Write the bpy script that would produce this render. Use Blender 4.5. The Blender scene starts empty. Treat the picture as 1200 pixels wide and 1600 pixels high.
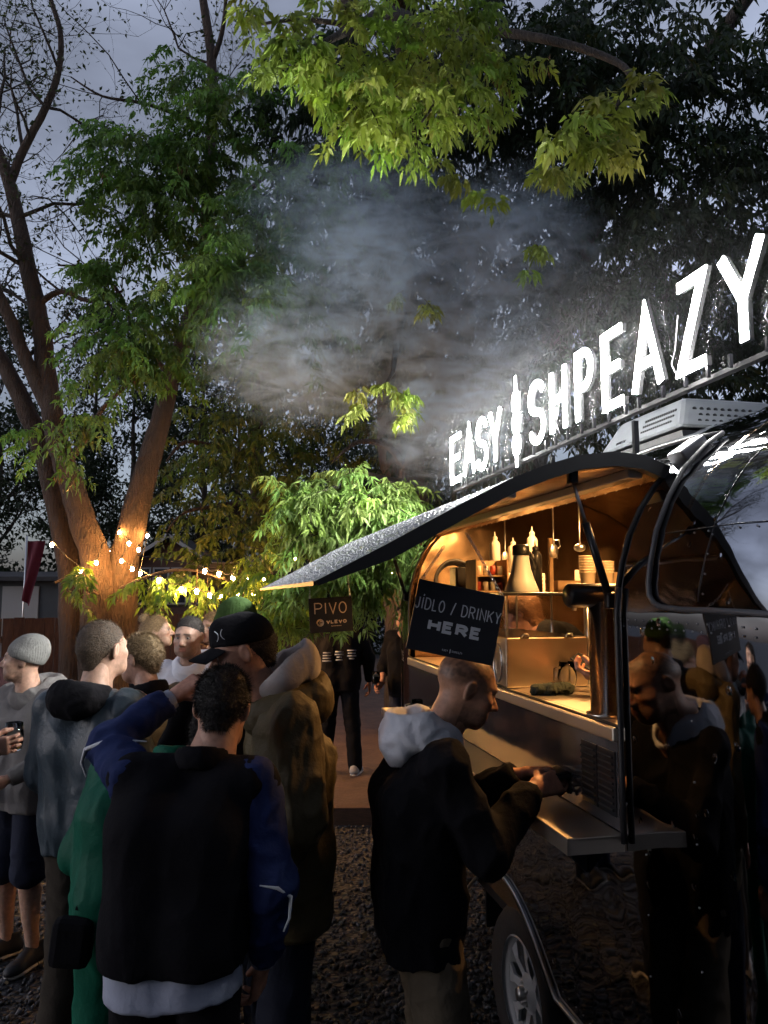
import bpy, bmesh, math, random
import numpy as np
from mathutils import Vector, Matrix

random.seed(7)
RNG = np.random.default_rng(7)
SC = bpy.context.scene
COL = SC.collection
PI = math.pi

# ------------------------------------------------------------------ camera
cam_data = bpy.data.cameras.new('camera')
cam = bpy.data.objects.new('camera', cam_data)
COL.objects.link(cam)
cam_data.sensor_fit = 'VERTICAL'
cam_data.sensor_height = 36.0
cam_data.sensor_width = 27.0
cam_data.lens = 27.0
cam_data.clip_start = 0.05
cam_data.clip_end = 2000
cam.location = (0, 0, 1.92)
cam.rotation_euler = (math.radians(96.09), 0, 0)
SC.camera = cam

# ------------------------------------------------------------------ sky, dusk light, exposure
SUN_EL, SUN_ROT = 5.0, -105.0
world = bpy.data.worlds.new('World')
SC.world = world
world.use_nodes = True
wn, wl = world.node_tree.nodes, world.node_tree.links
bg = wn['Background']
sky = wn.new('ShaderNodeTexSky')
sky.sky_type = 'NISHITA'
sky.sun_disc = False
sky.sun_elevation = math.radians(SUN_EL)
sky.sun_rotation = math.radians(SUN_ROT)
sky.air_density = 1.2
sky.dust_density = 3.0
sky.ozone_density = 4.0
hsv = wn.new('ShaderNodeHueSaturation')
hsv.inputs['Saturation'].default_value = 0.30
wl.new(sky.outputs[0], hsv.inputs['Color'])
tc = wn.new('ShaderNodeTexCoord')
mp = wn.new('ShaderNodeMapping'); mp.inputs['Scale'].default_value = (1.2, 1.2, 3.0)
cn = wn.new('ShaderNodeTexNoise'); cn.inputs['Scale'].default_value = 2.2; cn.inputs['Detail'].default_value = 6
cr = wn.new('ShaderNodeMapRange')
cr.inputs['From Min'].default_value = 0.35; cr.inputs['From Max'].default_value = 0.7
cr.inputs['To Min'].default_value = 0.55; cr.inputs['To Max'].default_value = 1.25
cm = wn.new('ShaderNodeMix'); cm.data_type = 'RGBA'; cm.blend_type = 'MULTIPLY'; cm.inputs['Factor'].default_value = 1.0
wl.new(tc.outputs['Generated'], mp.inputs['Vector']); wl.new(mp.outputs[0], cn.inputs['Vector'])
wl.new(cn.outputs['Fac'], cr.inputs['Value'])
wl.new(hsv.outputs[0], cm.inputs['A']); wl.new(cr.outputs[0], cm.inputs['B'])
tint = wn.new('ShaderNodeMix'); tint.data_type = 'RGBA'; tint.blend_type = 'MULTIPLY'; tint.inputs['Factor'].default_value = 1.0
tint.inputs['B'].default_value = (0.94, 0.96, 1.10, 1)
wl.new(cm.outputs['Result'], tint.inputs['A'])
wl.new(tint.outputs['Result'], bg.inputs['Color'])
bg.inputs['Strength'].default_value = 0.15

sun_data = bpy.data.lights.new('sun', 'SUN')
sun = bpy.data.objects.new('sun', sun_data)
COL.objects.link(sun)
sun_data.energy = 0.02
sun_data.angle = math.radians(25)
sun_data.color = (1.0, 0.86, 0.76)
_e, _r = math.radians(SUN_EL + 6), math.radians(SUN_ROT)
sdir = Vector((math.sin(_r) * math.cos(_e), math.cos(_r) * math.cos(_e), math.sin(_e)))
sun.rotation_euler = sdir.to_track_quat('Z', 'Y').to_euler()
sun.location = (0, 0, 30)

vs = SC.view_settings
vs.view_transform = 'Standard'
vs.look = 'None'
vs.exposure = 1.6
vs.gamma = 1.0
vs.use_curve_mapping = False
SC.render.engine = 'CYCLES'
cy = SC.cycles
cy.use_denoising = True
cy.max_bounces = 5
cy.diffuse_bounces = 1
cy.glossy_bounces = 3
cy.transmission_bounces = 6
cy.transparent_max_bounces = 8
cy.volume_bounces = 0
cy.sample_clamp_indirect = 4.0
cy.caustics_reflective = False
cy.caustics_refractive = False
cy.volume_step_rate = 1.0
cy.use_adaptive_sampling = True
cy.adaptive_threshold = 0.04
cy.light_sampling_threshold = 0.03

# ------------------------------------------------------------------ materials
MATS = {}
def mk(name, col, rough=0.6, metal=0.0, var=0.0, vscale=6.0, bump=0.0, bscale=40.0, coat=0.0, emit=None, estr=0.0,
       stretch=None, col2=None, trans=0.0, ior=1.45, alpha=1.0, sheen=0.0, attr=None, rvar=0.0, detail=4.0, spec=0.5):
    m = bpy.data.materials.new(name); m.use_nodes = True
    n, l = m.node_tree.nodes, m.node_tree.links
    b = n['Principled BSDF']
    b.inputs['Base Color'].default_value = (*col, 1)
    b.inputs['Roughness'].default_value = rough
    b.inputs['Metallic'].default_value = metal
    b.inputs['Coat Weight'].default_value = coat
    b.inputs['Transmission Weight'].default_value = trans
    b.inputs['IOR'].default_value = ior
    b.inputs['Alpha'].default_value = alpha
    b.inputs['Sheen Weight'].default_value = sheen
    b.inputs['Specular IOR Level'].default_value = spec
    if emit:
        b.inputs['Emission Color'].default_value = (*emit, 1); b.inputs['Emission Strength'].default_value = estr
    vec = None
    if var or bump or rvar:
        t = n.new('ShaderNodeTexCoord'); vec = t.outputs['Object']
        if stretch:
            q = n.new('ShaderNodeMapping'); q.inputs['Scale'].default_value = stretch
            l.new(vec, q.inputs['Vector']); vec = q.outputs[0]
    base = None
    if attr:
        at = n.new('ShaderNodeAttribute'); at.attribute_name = attr; base = at.outputs['Color']
    if var:
        z = n.new('ShaderNodeTexNoise'); z.inputs['Scale'].default_value = vscale; z.inputs['Detail'].default_value = detail
        l.new(vec, z.inputs['Vector'])
        r = n.new('ShaderNodeMapRange'); r.inputs['From Min'].default_value = 0.3; r.inputs['From Max'].default_value = 0.7
        x = n.new('ShaderNodeMix'); x.data_type = 'RGBA'
        if col2 is not None and base is None:
            r.inputs['To Min'].default_value = 0; r.inputs['To Max'].default_value = 1
            x.inputs['A'].default_value = (*col, 1); x.inputs['B'].default_value = (*col2, 1)
            l.new(z.outputs['Fac'], r.inputs['Value']); l.new(r.outputs[0], x.inputs['Factor'])
        else:
            x.blend_type = 'MULTIPLY'; x.inputs['Factor'].default_value = 1
            r.inputs['To Min'].default_value = 1 - var; r.inputs['To Max'].default_value = 1 + var * 0.5
            l.new(z.outputs['Fac'], r.inputs['Value']); l.new(r.outputs[0], x.inputs['B'])
            if base is not None: l.new(base, x.inputs['A'])
            else: x.inputs['A'].default_value = (*col, 1)
        base = x.outputs['Result']
        if rvar:
            rr = n.new('ShaderNodeMapRange'); rr.inputs['From Min'].default_value = 0.3; rr.inputs['From Max'].default_value = 0.7
            rr.inputs['To Min'].default_value = max(0.02, rough - rvar); rr.inputs['To Max'].default_value = rough + rvar
            l.new(z.outputs['Fac'], rr.inputs['Value']); l.new(rr.outputs[0], b.inputs['Roughness'])
    if base is not None: l.new(base, b.inputs['Base Color'])
    if bump:
        z = n.new('ShaderNodeTexNoise'); z.inputs['Scale'].default_value = bscale; z.inputs['Detail'].default_value = 5
        l.new(vec, z.inputs['Vector'])
        u = n.new('ShaderNodeBump'); u.inputs['Strength'].default_value = bump; u.inputs['Distance'].default_value = 0.02
        l.new(z.outputs['Fac'], u.inputs['Height']); l.new(u.outputs[0], b.inputs['Normal'])
    MATS[name] = m
    return m

def M(name): return MATS[name]

# ------------------------------------------------------------------ object helpers
def tag(o, label=None, cat=None, group=None, kind=None):
    if label: o['label'] = label
    if cat: o['category'] = cat
    if group: o['group'] = group
    if kind: o['kind'] = kind
    return o

def empty(name, loc=(0, 0, 0), rz=0.0):
    o = bpy.data.objects.new(name, None); COL.objects.link(o)
    o.location = loc; o.rotation_euler = (0, 0, rz); o.empty_display_size = 0.1
    return o

def link(name, me, mat=None, parent=None, smooth=True):
    o = bpy.data.objects.new(name, me); COL.objects.link(o)
    if mat is not None and not me.materials:
        me.materials.append(M(mat) if isinstance(mat, str) else mat)
    if parent is not None: o.parent = parent
    if smooth and len(me.polygons):
        me.polygons.foreach_set('use_smooth', np.ones(len(me.polygons), dtype=bool))
    return o

def copy_tree(o, parent=None):
    c = o.copy(); COL.objects.link(c); c.parent = parent
    for ch in list(o.children): copy_tree(ch, c)
    return c

def np_mesh(name, V, F):
    """V (n,3) float, F (m,k) int, all faces with k corners"""
    me = bpy.data.meshes.new(name)
    V = np.asarray(V, dtype=np.float32); F = np.asarray(F, dtype=np.int32)
    m, k = F.shape
    me.vertices.add(len(V)); me.vertices.foreach_set('co', V.ravel())
    me.loops.add(m * k); me.loops.foreach_set('vertex_index', F.ravel())
    me.polygons.add(m)
    me.polygons.foreach_set('loop_start', np.arange(m, dtype=np.int32) * k)
    me.update(calc_edges=True)
    return me

class MB:
    """collects primitives into one mesh"""
    def __init__(self): self.v = []; self.f = []; self.sm = []
    def add(self, vs, fs, smooth=False):
        b = len(self.v); self.v += [tuple(p) for p in vs]; self.f += [tuple(i + b for i in f) for f in fs]
        self.sm += [smooth] * len(fs)
    def box(self, c, s, rot=None, bev=0.0):
        x, y, z = s[0] / 2, s[1] / 2, s[2] / 2
        if bev <= 0:
            vs = [Vector((i * x, j * y, k * z)) for i in (-1, 1) for j in (-1, 1) for k in (-1, 1)]
            fs = [(0, 1, 3, 2), (4, 6, 7, 5), (0, 4, 5, 1), (2, 3, 7, 6), (0, 2, 6, 4), (1, 5, 7, 3)]
        else:
            bm = bmesh.new(); bmesh.ops.create_cube(bm, size=1.0)
            for v in bm.verts: v.co = Vector((v.co.x * s[0], v.co.y * s[1], v.co.z * s[2]))
            bmesh.ops.bevel(bm, geom=list(bm.edges), offset=bev, segments=2, affect='EDGES', profile=0.5)
            bm.verts.index_update(); vs = [v.co.copy() for v in bm.verts]; fs = [tuple(v.index for v in f.verts) for f in bm.faces]
            bm.free()
        if rot is not None:
            R = rot if isinstance(rot, Matrix) else Matrix.Rotation(rot, 3, 'Z')
            vs = [R @ p for p in vs]
        c = Vector(c); self.add([p + c for p in vs], fs); return self
    def quadbox(self, x0, x1, y0, y1, z0, z1):
        return self.box(((x0 + x1) / 2, (y0 + y1) / 2, (z0 + z1) / 2), (abs(x1 - x0), abs(y1 - y0), abs(z1 - z0)))
    def tube(self, pts, r, n=8, closed=False, caps=True):
        pts = [Vector(p) for p in pts]; m = len(pts)
        rs = r if isinstance(r, (list, tuple)) else [r] * m
        T = []
        for i in range(m):
            a = pts[(i - 1) % m] if (closed or i > 0) else pts[i]
            b = pts[(i + 1) % m] if (closed or i < m - 1) else pts[i]
            d = b - a; T.append(d.normalized() if d.length > 1e-9 else Vector((0, 0, 1)))
        ref = Vector((0, 0, 1)) if abs(T[0].z) < 0.9 else Vector((1, 0, 0))
        N = (ref - T[0] * ref.dot(T[0])).normalized(); vs = []
        for i in range(m):
            N = (N - T[i] * N.dot(T[i])); N = N.normalized() if N.length > 1e-6 else T[i].orthogonal().normalized()
            B = T[i].cross(N)
            for k in range(n):
                t = 2 * PI * k / n; vs.append(pts[i] + (N * math.cos(t) + B * math.sin(t)) * rs[i])
        fs = []
        for i in range(m if closed else m - 1):
            j = (i + 1) % m
            for k in range(n):
                q = (k + 1) % n; fs.append((i * n + k, i * n + q, j * n + q, j * n + k))
        self.add(vs, fs, True)
        if caps and not closed:
            self.add(vs[:n], [tuple(range(n - 1, -1, -1))]); self.add(vs[-n:], [tuple(range(n))])
        return self
    def lathe(self, prof, n=24, c=(0, 0, 0), axis='Z', rot=None):
        """prof: list of (radius, height)"""
        vs = []
        for r, h in prof:
            for k in range(n):
                t = 2 * PI * k / n; p = Vector((r * math.cos(t), r * math.sin(t), h))
                if axis == 'X': p = Vector((p.z, p.x, p.y))
                if axis == 'Y': p = Vector((p.x, p.z, p.y))
                if rot is not None: p = rot @ p
                vs.append(p + Vector(c))
        fs = []
        for i in range(len(prof) - 1):
            for k in range(n):
                q = (k + 1) % n; fs.append((i * n + k, i * n + q, (i + 1) * n + q, (i + 1) * n + k))
        self.add(vs, fs, True); return self
    def prism(self, poly, ax, a0, a1):
        """extrude a 2-D polygon along axis index ax between a0 and a1"""
        n = len(poly); vs = []
        for a in (a0, a1):
            for (p, q) in poly:
                c = [p, q]; c.insert(ax, a); vs.append(Vector(c))
        fs = [tuple(range(n - 1, -1, -1)), tuple(range(n, 2 * n))]
        fs += [(i, (i + 1) % n, n + (i + 1) % n, n + i) for i in range(n)]
        self.add(vs, fs); return self
    def sphere(self, c, r, n=12, m=8):
        r = r if isinstance(r, (list, tuple)) else (r, r, r)
        vs = []; c = Vector(c)
        for i in range(m + 1):
            th = PI * i / m
            for k in range(n):
                t = 2 * PI * k / n
                vs.append(c + Vector((r[0] * math.sin(th) * math.cos(t), r[1] * math.sin(th) * math.sin(t), r[2] * math.cos(th))))
        fs = [(i * n + k, (i + 1) * n + k, (i + 1) * n + (k + 1) % n, i * n + (k + 1) % n) for i in range(m) for k in range(n)]
        self.add(vs, fs, True); return self
    def mesh(self, name='m'):
        me = bpy.data.meshes.new(name); me.from_pydata([tuple(v) for v in self.v], [], self.f)
        me.polygons.foreach_set('use_smooth', np.array(self.sm, dtype=bool)); me.update(); return me
    def build(self, name, mat, parent=None, recalc=True):
        me = self.mesh(name)
        if recalc:
            bm = bmesh.new(); bm.from_mesh(me); bmesh.ops.remove_doubles(bm, verts=bm.verts, dist=1e-6)
            bmesh.ops.recalc_face_normals(bm, faces=bm.faces); bm.to_mesh(me); bm.free()
        return link(name, me, mat, parent, smooth=False)

# ------------------------------------------------------------------ stroke lettering (all writing in the place)
def _arc(cx, cy, rx, ry, a0, a1, n=10):
    return [(cx + rx * math.cos(math.radians(a0 + (a1 - a0) * i / n)), cy + ry * math.sin(math.radians(a0 + (a1 - a0) * i / n))) for i in range(n + 1)]
GL = {
 'A': [[(0, 0), (.5, 1), (1, 0)], [(.2, .33), (.8, .33)]],
 'B': [[(0, 0), (0, 1), (.55, 1)] + _arc(.55, .76, .4, .24, 90, -90) + [(0, .52)], [(.55, .52)] + _arc(.55, .26, .45, .26, 90, -90) + [(0, 0)]],
 'C': [_arc(.5, .5, .5, .5, 40, 320, 18)],
 'D': [[(0, 0), (0, 1), (.4, 1)] + _arc(.4, .5, .6, .5, 90, -90, 14) + [(0, 0)]],
 'E': [[(1, 1), (0, 1), (0, 0), (1, 0)], [(0, .52), (.85, .52)]],
 'H': [[(0, 0), (0, 1)], [(1, 0), (1, 1)], [(0, .52), (1, .52)]],
 'I': [[(.5, 0), (.5, 1)]],
 'Í': [[(.5, 0), (.5, 1)], [(.45, 1.14), (.85, 1.32)]],
 'J': [[(.9, 1), (.9, .28)] + _arc(.48, .28, .42, .28, 0, -165)],
 'K': [[(0, 0), (0, 1)], [(1, 1), (.05, .42)], [(.33, .6), (1, 0)]],
 'L': [[(0, 1), (0, 0), (1, 0)]],
 'M': [[(0, 0), (0, 1), (.5, .25), (1, 1), (1, 0)]],
 'N': [[(0, 0), (0, 1), (1, 0), (1, 1)]],
 'O': ['c', _arc(.5, .5, .5, .5, 0, 345, 23)],
 'P': [[(0, 0), (0, 1), (.5, 1)] + _arc(.5, .74, .5, .26, 90, -90, 12) + [(0, .48)]],
 'R': [[(0, 0), (0, 1), (.5, 1)] + _arc(.5, .75, .45, .25, 90, -90, 12) + [(0, .5)], [(.45, .5), (1, 0)]],
 'S': [_arc(.5, .745, .5, .255, 20, 180, 10) + _arc(.5, .745, .5, .235, 180, 252, 5)[1:] + _arc(.5, .265, .5, .235, 72, 0, 5) + _arc(.5, .265, .5, .265, 0, -160, 10)[1:]],
 'T': [[(0, 1), (1, 1)], [(.5, 1), (.5, 0)]],
 'V': [[(0, 1), (.5, 0), (1, 1)]],
 'Y': [[(0, 1), (.5, .45), (1, 1)], [(.5, .45), (.5, 0)]],
 'Z': [[(0, 1), (1, 1), (0, 0), (1, 0)]],
 '/': [[(0, -.08), (1, 1.08)]],
}
def ribbon(mb, line, w, depth, z0, closed=False, put=None):
    """thick extruded stroke; put(x, y, depth)->Vector"""
    line = [p for k, p in enumerate(line) if k == 0 or math.hypot(p[0] - line[k - 1][0], p[1] - line[k - 1][1]) > 1e-7]
    n = len(line); P = [Vector(p) for p in line]; L = []; R = []
    for i in range(n):
        a = P[(i - 1) % n] if (closed or i > 0) else None
        b = P[(i + 1) % n] if (closed or i < n - 1) else None
        d1 = (P[i] - a).normalized() if a is not None else None
        d2 = (b - P[i]).normalized() if b is not None else None
        if d1 is None: d1 = d2
        if d2 is None: d2 = d1
        n1 = Vector((-d1.y, d1.x)); n2 = Vector((-d2.y, d2.x)); m = n1 + n2
        m = m.normalized() if m.length > 1e-6 else n1
        k = min(1.0 / max(m.dot(n1), 0.2), 2.6)
        L.append(P[i] + m * (w / 2 * k)); R.append(P[i] - m * (w / 2 * k))
    vs = [put(p.x, p.y, z0) for p in L] + [put(p.x, p.y, z0) for p in R] + \
         [put(p.x, p.y, z0 - depth) for p in L] + [put(p.x, p.y, z0 - depth) for p in R]
    fs = []
    for i in range(n if closed else n - 1):
        j = (i + 1) % n
        fs += [(i, j, n + j, n + i), (2 * n + i, 3 * n + i, 3 * n + j, 2 * n + j), (i, 2 * n + i, 2 * n + j, j), (n + i, n + j, 3 * n + j, 3 * n + i)]
    if not closed:
        fs += [(0, n, 3 * n, 2 * n), (n - 1, 3 * n - 1, 4 * n - 1, 2 * n - 1)]
    mb.add(vs, fs)

def glyph(mb, ch, x, y, w, h, sw, depth, put, z0=0.0):
    if ch == ' ': return
    st = GL[ch]; closed = False; k = 0
    if st[0] == 'c': closed = True; st = st[1:]
    for line in st:
        pts = [(x + sw / 2 + px * (w - sw), y + sw / 2 + py * (h - sw)) for px, py in line]
        ribbon(mb, pts, sw, depth, z0 + k * 0.0003, closed, put); k += 1

def word(mb, text, x, y, w, h, sw, depth, put, gap=0.25, narrow={'I': .35, 'Í': .35, '/': .7, 'J': .8, ' ': .6, 'E': .85, 'L': .8}, centre=True):
    ws = [w * narrow.get(c, 1.0) for c in text]; tot = sum(ws) + gap * w * (len(text) - 1)
    cx = x - tot / 2 if centre else x
    for c, cw in zip(text, ws):
        glyph(mb, c, cx, y, cw, h, sw, depth, put); cx += cw + gap * w
    return tot

# ------------------------------------------------------------------ ground
def ground_mat():
    m = mk('gravel_ground', (0.045, 0.042, 0.042), 0.55, bump=0.0)
    n, l = m.node_tree.nodes, m.node_tree.links; b = n['Principled BSDF']
    t = n.new('ShaderNodeTexCoord')
    v = n.new('ShaderNodeTexVoronoi'); v.inputs['Scale'].default_value = 28
    l.new(t.outputs['Object'], v.inputs['Vector'])
    r = n.new('ShaderNodeMapRange'); r.inputs['To Min'].default_value = 0.35; r.inputs['To Max'].default_value = 1.3
    l.new(v.outputs['Color'], r.inputs['Value'])
    x = n.new('ShaderNodeMix'); x.data_type = 'RGBA'; x.blend_type = 'MULTIPLY'; x.inputs['Factor'].default_value = 1
    x.inputs['A'].default_value = (0.036, 0.035, 0.038, 1); l.new(r.outputs[0], x.inputs['B']); l.new(x.outputs['Result'], b.inputs['Base Color'])
    u = n.new('ShaderNodeBump'); u.inputs['Strength'].default_value = 0.9; u.inputs['Distance'].default_value = 0.03; u.invert = True
    l.new(v.outputs['Distance'], u.inputs['Height']); l.new(u.outputs[0], b.inputs['Normal'])
    return m
ground_mat()
mk('stone', (0.07, 0.068, 0.074), 0.42, attr='tint', var=0.3, vscale=30)
mk('earth', (0.105, 0.062, 0.042), 0.75, var=0.45, vscale=5, bump=0.5, bscale=25, col2=(0.055, 0.034, 0.025))
mk('timber', (0.10, 0.05, 0.03), 0.7, var=0.4, vscale=14, bump=0.4, bscale=40, stretch=(1, 8, 8))

me = bpy.data.meshes.new('ground')
me.from_pydata([(-600, -60, 0), (600, -60, 0), (600, 1200, 0), (-600, 1200, 0)], [], [(0, 1, 2, 3)])
tag(link('ground', me, 'gravel_ground', smooth=False), 'dark wet gravel ground of the yard', None, kind='structure')

# raised beaten-earth terrace beyond the gravel, held by a timber edge
mb = MB(); N = 40; vs = []; fs = []
DX0, DX1, DY0, DY1 = -9.0, 7.0, 6.75, 22.0
for i in range(N + 1):
    for j in range(N + 1):
        x = DX0 + (DX1 - DX0) * i / N; y = DY0 + (DY1 - DY0) * j / N
        vs.append((x, y, 0.10 + 0.012 * math.sin(x * 2.3 + y) * math.cos(y * 1.7)))
fs = [(i * (N + 1) + j, (i + 1) * (N + 1) + j, (i + 1) * (N + 1) + j + 1, i * (N + 1) + j + 1) for i in range(N) for j in range(N)]
mb.add(vs, fs, True)
tag(mb.build('terrace_pavement', 'earth'), 'reddish beaten earth terrace behind the timber edge', None, kind='structure')
kerb = empty('kerb', (0, 6.70, 0)); tag(kerb, 'timber edging along the front of the terrace', None, kind='structure')
x = DX0; k = 0
while x < DX1:
    L = 1.9 + 0.3 * random.random(); mb = MB()
    mb.box((x + L / 2, 0.004 * (k % 3), 0.065), (L - 0.012, 0.11, 0.15 + 0.006 * random.random()), bev=0.008)
    mb.build('sleeper', 'timber', kerb); x += L; k += 1

# loose stones of the gravel, one mass
def stones():
    n = 34000
    y = 1.2 + 5.4 * RNG.random(n) ** 1.25; x = -0.62 * (y + 0.6) + RNG.random(n) * (1.15 * y + 1.4)
    base = np.array([(1, 0, 0), (0, 1, 0), (-1, 0, 0), (0, -1, 0), (0, 0, 1), (0, 0, -1)], dtype=np.float32)
    F = np.array([(0, 1, 4), (1, 2, 4), (2, 3, 4), (3, 0, 4), (1, 0, 5), (2, 1, 5), (3, 2, 5), (0, 3, 5)])
    sz = 0.008 + 0.014 * RNG.random((n, 1)) ** 2
    sc = sz * (0.65 + 0.7 * RNG.random((n, 3))); sc[:, 2] *= 0.7
    q = RNG.normal(size=(n, 4)); q /= np.linalg.norm(q, axis=1, keepdims=True)
    w, a, b, c = q.T
    R = np.stack([1 - 2 * (b * b + c * c), 2 * (a * b - c * w), 2 * (a * c + b * w), 2 * (a * b + c * w), 1 - 2 * (a * a + c * c), 2 * (b * c - a * w),
                  2 * (a * c - b * w), 2 * (b * c + a * w), 1 - 2 * (a * a + b * b)], axis=1).reshape(n, 3, 3)
    V = base[None] * (0.75 + 0.5 * RNG.random((n, 6, 1))) * sc[:, None, :]
    V = np.einsum('nij,nkj->nki', R, V)
    V += np.stack([x, y, sz[:, 0] * 0.45], axis=1)[:, None, :]
    FF = (F[None] + (np.arange(n) * 6)[:, None, None]).reshape(-1, 3)
    me = np_mesh('gravel', V.reshape(-1, 3), FF)
    t = np.repeat(0.03 + 0.11 * RNG.random(n) ** 2, 6)
    colr = np.stack([t * .90, t * 0.93, t * 1.06, np.ones_like(t)], axis=1).astype(np.float32)
    ca = me.color_attributes.new('tint', 'FLOAT_COLOR', 'POINT'); ca.data.foreach_set('color', colr.ravel())
    return link('gravel', me, 'stone', smooth=False)
def litter():
    n = 700; y = 1.5 + 6.5 * RNG.random(n); x = -.62 * (y + .6) + RNG.random(n) * (1.15 * y + 1.4); z = np.where(y > 6.7, .118, .020) + .008 * RNG.random(n)
    a = RNG.random(n) * 2 * PI; D = np.stack([np.cos(a), np.sin(a), .25 * RNG.normal(size=n)], axis=1); R = np.stack([-np.sin(a), np.cos(a), .25 * RNG.normal(size=n)], axis=1); L = (.03 + .04 * RNG.random(n))[:, None]; B = np.stack([x, y, z], axis=1)
    V = np.stack([B, B + D * L * .45 + R * L * .22, B + D * L, B + D * L * .45 - R * L * .22], axis=1); me = np_mesh('fallen_leaves', V.reshape(-1, 3), np.arange(4 * n).reshape(-1, 4))
    return link('fallen_leaves', me, 'dead_leaf', smooth=False)
mk('dead_leaf', (.11, .075, .03), .7, var=.5, vscale=3)
tag(litter(), 'scattered fallen leaves lying on the gravel and terrace', 'leaves', kind='stuff')
tag(stones(), 'loose dark gravel stones covering the yard', 'gravel', kind='stuff')

# ------------------------------------------------------------------ trailer
def shell_mat(name, col, rough, wave, drops, dscale=55.0, mask=0.55, metal=1.0):
    m = mk(name, col, rough, metal)
    n, l = m.node_tree.nodes, m.node_tree.links; b = n['Principled BSDF']
    t = n.new('ShaderNodeTexCoord')
    z = n.new('ShaderNodeTexNoise'); z.inputs['Scale'].default_value = 2.6; z.inputs['Detail'].default_value = 2
    l.new(t.outputs['Object'], z.inputs['Vector'])
    u = n.new('ShaderNodeBump'); u.inputs['Strength'].default_value = 1.0; u.inputs['Distance'].default_value = wave
    l.new(z.outputs['Fac'], u.inputs['Height']); last = u
    if drops:
        v = n.new('ShaderNodeTexVoronoi'); v.inputs['Scale'].default_value = dscale; v.inputs['Randomness'].default_value = 1
        l.new(t.outputs['Object'], v.inputs['Vector'])
        r = n.new('ShaderNodeMapRange'); r.interpolation_type = 'SMOOTHSTEP'
        r.inputs['From Min'].default_value = 0.42; r.inputs['From Max'].default_value = 0.10
        l.new(v.outputs['Distance'], r.inputs['Value'])
        sp = n.new('ShaderNodeSeparateColor'); l.new(v.outputs['Color'], sp.inputs[0])
        g = n.new('ShaderNodeMath'); g.operation = 'GREATER_THAN'; g.inputs[1].default_value = mask
        l.new(sp.outputs[0], g.inputs[0])
        k = n.new('ShaderNodeMath'); k.operation = 'MULTIPLY'; l.new(r.outputs[0], k.inputs[0]); l.new(g.outputs[0], k.inputs[1])
        w = n.new('ShaderNodeBump'); w.inputs['Strength'].default_value = 1.0; w.inputs['Distance'].default_value = drops
        l.new(k.outputs[0], w.inputs['Height']); l.new(u.outputs[0], w.inputs['Normal']); last = w
    l.new(last.outputs[0], b.inputs['Normal'])
    return m
shell_mat('polished_shell', (0.33, 0.335, 0.36), 0.035, 0.007, 0.0010, 34.0, 0.975)
shell_mat('wet_lid', (0.20, 0.20, 0.21), 0.30, 0.004, 0.006, 70.0, 0.25)
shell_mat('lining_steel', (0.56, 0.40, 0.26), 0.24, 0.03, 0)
shell_mat('steel', (0.60, 0.56, 0.50), 0.20, 0.003, 0)
shell_mat('counter_steel', (0.66, 0.60, 0.52), 0.38, 0.004, 0)
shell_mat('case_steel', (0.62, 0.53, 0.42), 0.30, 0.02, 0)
shell_mat('water', (0.26, 0.27, 0.29), 0.08, 0.0, 0, metal=0.0)
shell_mat('dark_panel', (0.10, 0.095, 0.10), 0.10, 0.003, 0, metal=0.6)
mk('black_rubber', (0.012, 0.012, 0.014), 0.45)
mk('slat_black', (0.006, 0.006, 0.007), 0.9)
mk('black_metal', (0.015, 0.015, 0.018), 0.30, 0.3)
mk('grey_rubber', (0.05, 0.05, 0.055), 0.45)
mk('tyre', (0.018, 0.018, 0.02), 0.75, bump=0.2, bscale=60)
mk('white_paint', (0.40, 0.42, 0.45), 0.35, var=0.15, vscale=10)
mk('ac_plastic', (0.26, 0.28, 0.30), 0.5, var=0.15, vscale=6)
mk('letter_side', (0.04, 0.04, 0.042), 0.6)
mk('wire_white', (0.4, 0.4, 0.4), 0.6)
mk('letter_glow', (0.9, 0.9, 0.9), 0.5, emit=(1.0, 0.985, 0.95), estr=98.0)
mk('acrylic', (0.004, 0.004, 0.005), 0.2, alpha=0.03, spec=0.3)
mk('lamp_glow', (1, 0.9, 0.75), 0.5, emit=(1.0, 0.50, 0.16), estr=340.0)
mk('rivet_metal', (0.22, 0.22, 0.23), 0.35, 1.0)
mk('aluminium', (0.55, 0.55, 0.56), 0.32, 1.0)

PHI = math.atan(0.2113)
O2 = Vector((0.7042, 2.3388, 0))
PV = Vector((math.cos(PHI), math.sin(PHI), 0)); AV = Vector((-math.sin(PHI), math.cos(PHI), 0))
def T(s, u, z): return O2 + PV * s + AV * u + Vector((0, 0, z))

PROF = [(0, .52), (0, .80), (0, 1.0), (0, 1.22), (0, 1.525), (0, 1.70), (0, 1.86), (.008, 1.94), (.022, 2.01), (.05, 2.10), (.09, 2.18), (.135, 2.245),
        (.19, 2.30), (.27, 2.365), (.36, 2.42), (.5, 2.50), (.75, 2.595), (1.0, 2.635)]
FULL = PROF + [(2.0 - s, z) for s, z in PROF[-2::-1]]
U0, U1, OU0, OU1 = -0.5, 2.75, 0.0, 2.62
def bottom(u):
    d = abs(u - 1.0)
    return .52 if d > .5 else .52 + .235 * math.sin((1 - d / .5) * PI / 2)
def shellpt(s, z, u, off=0.0):
    if u < U0: k = math.sqrt(max(0.0, 1 - ((U0 - u) / 1.0) ** 2))
    elif u > U1: k = math.sqrt(max(0.0, 1 - ((u - U1) / 1.0) ** 2))
    else: k = 1.0
    zz = .52 + (z - .52) * (.55 + .45 * k ** .8)
    w = (1.0 - s - off) * k
    return Vector((1.0 - w, u, zz - (off if z > 2.3 else 0)))
us = [U0 - math.sin(i / 12 * PI / 2) for i in range(12, 0, -1)] + [-.5, -.38, -.25, -.12, 0.0, .2, .35, .5]
us += [.5 + i * .05 for i in range(1, 21)] + [1.75, 2.0, 2.3, 2.62, 2.75]
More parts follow.
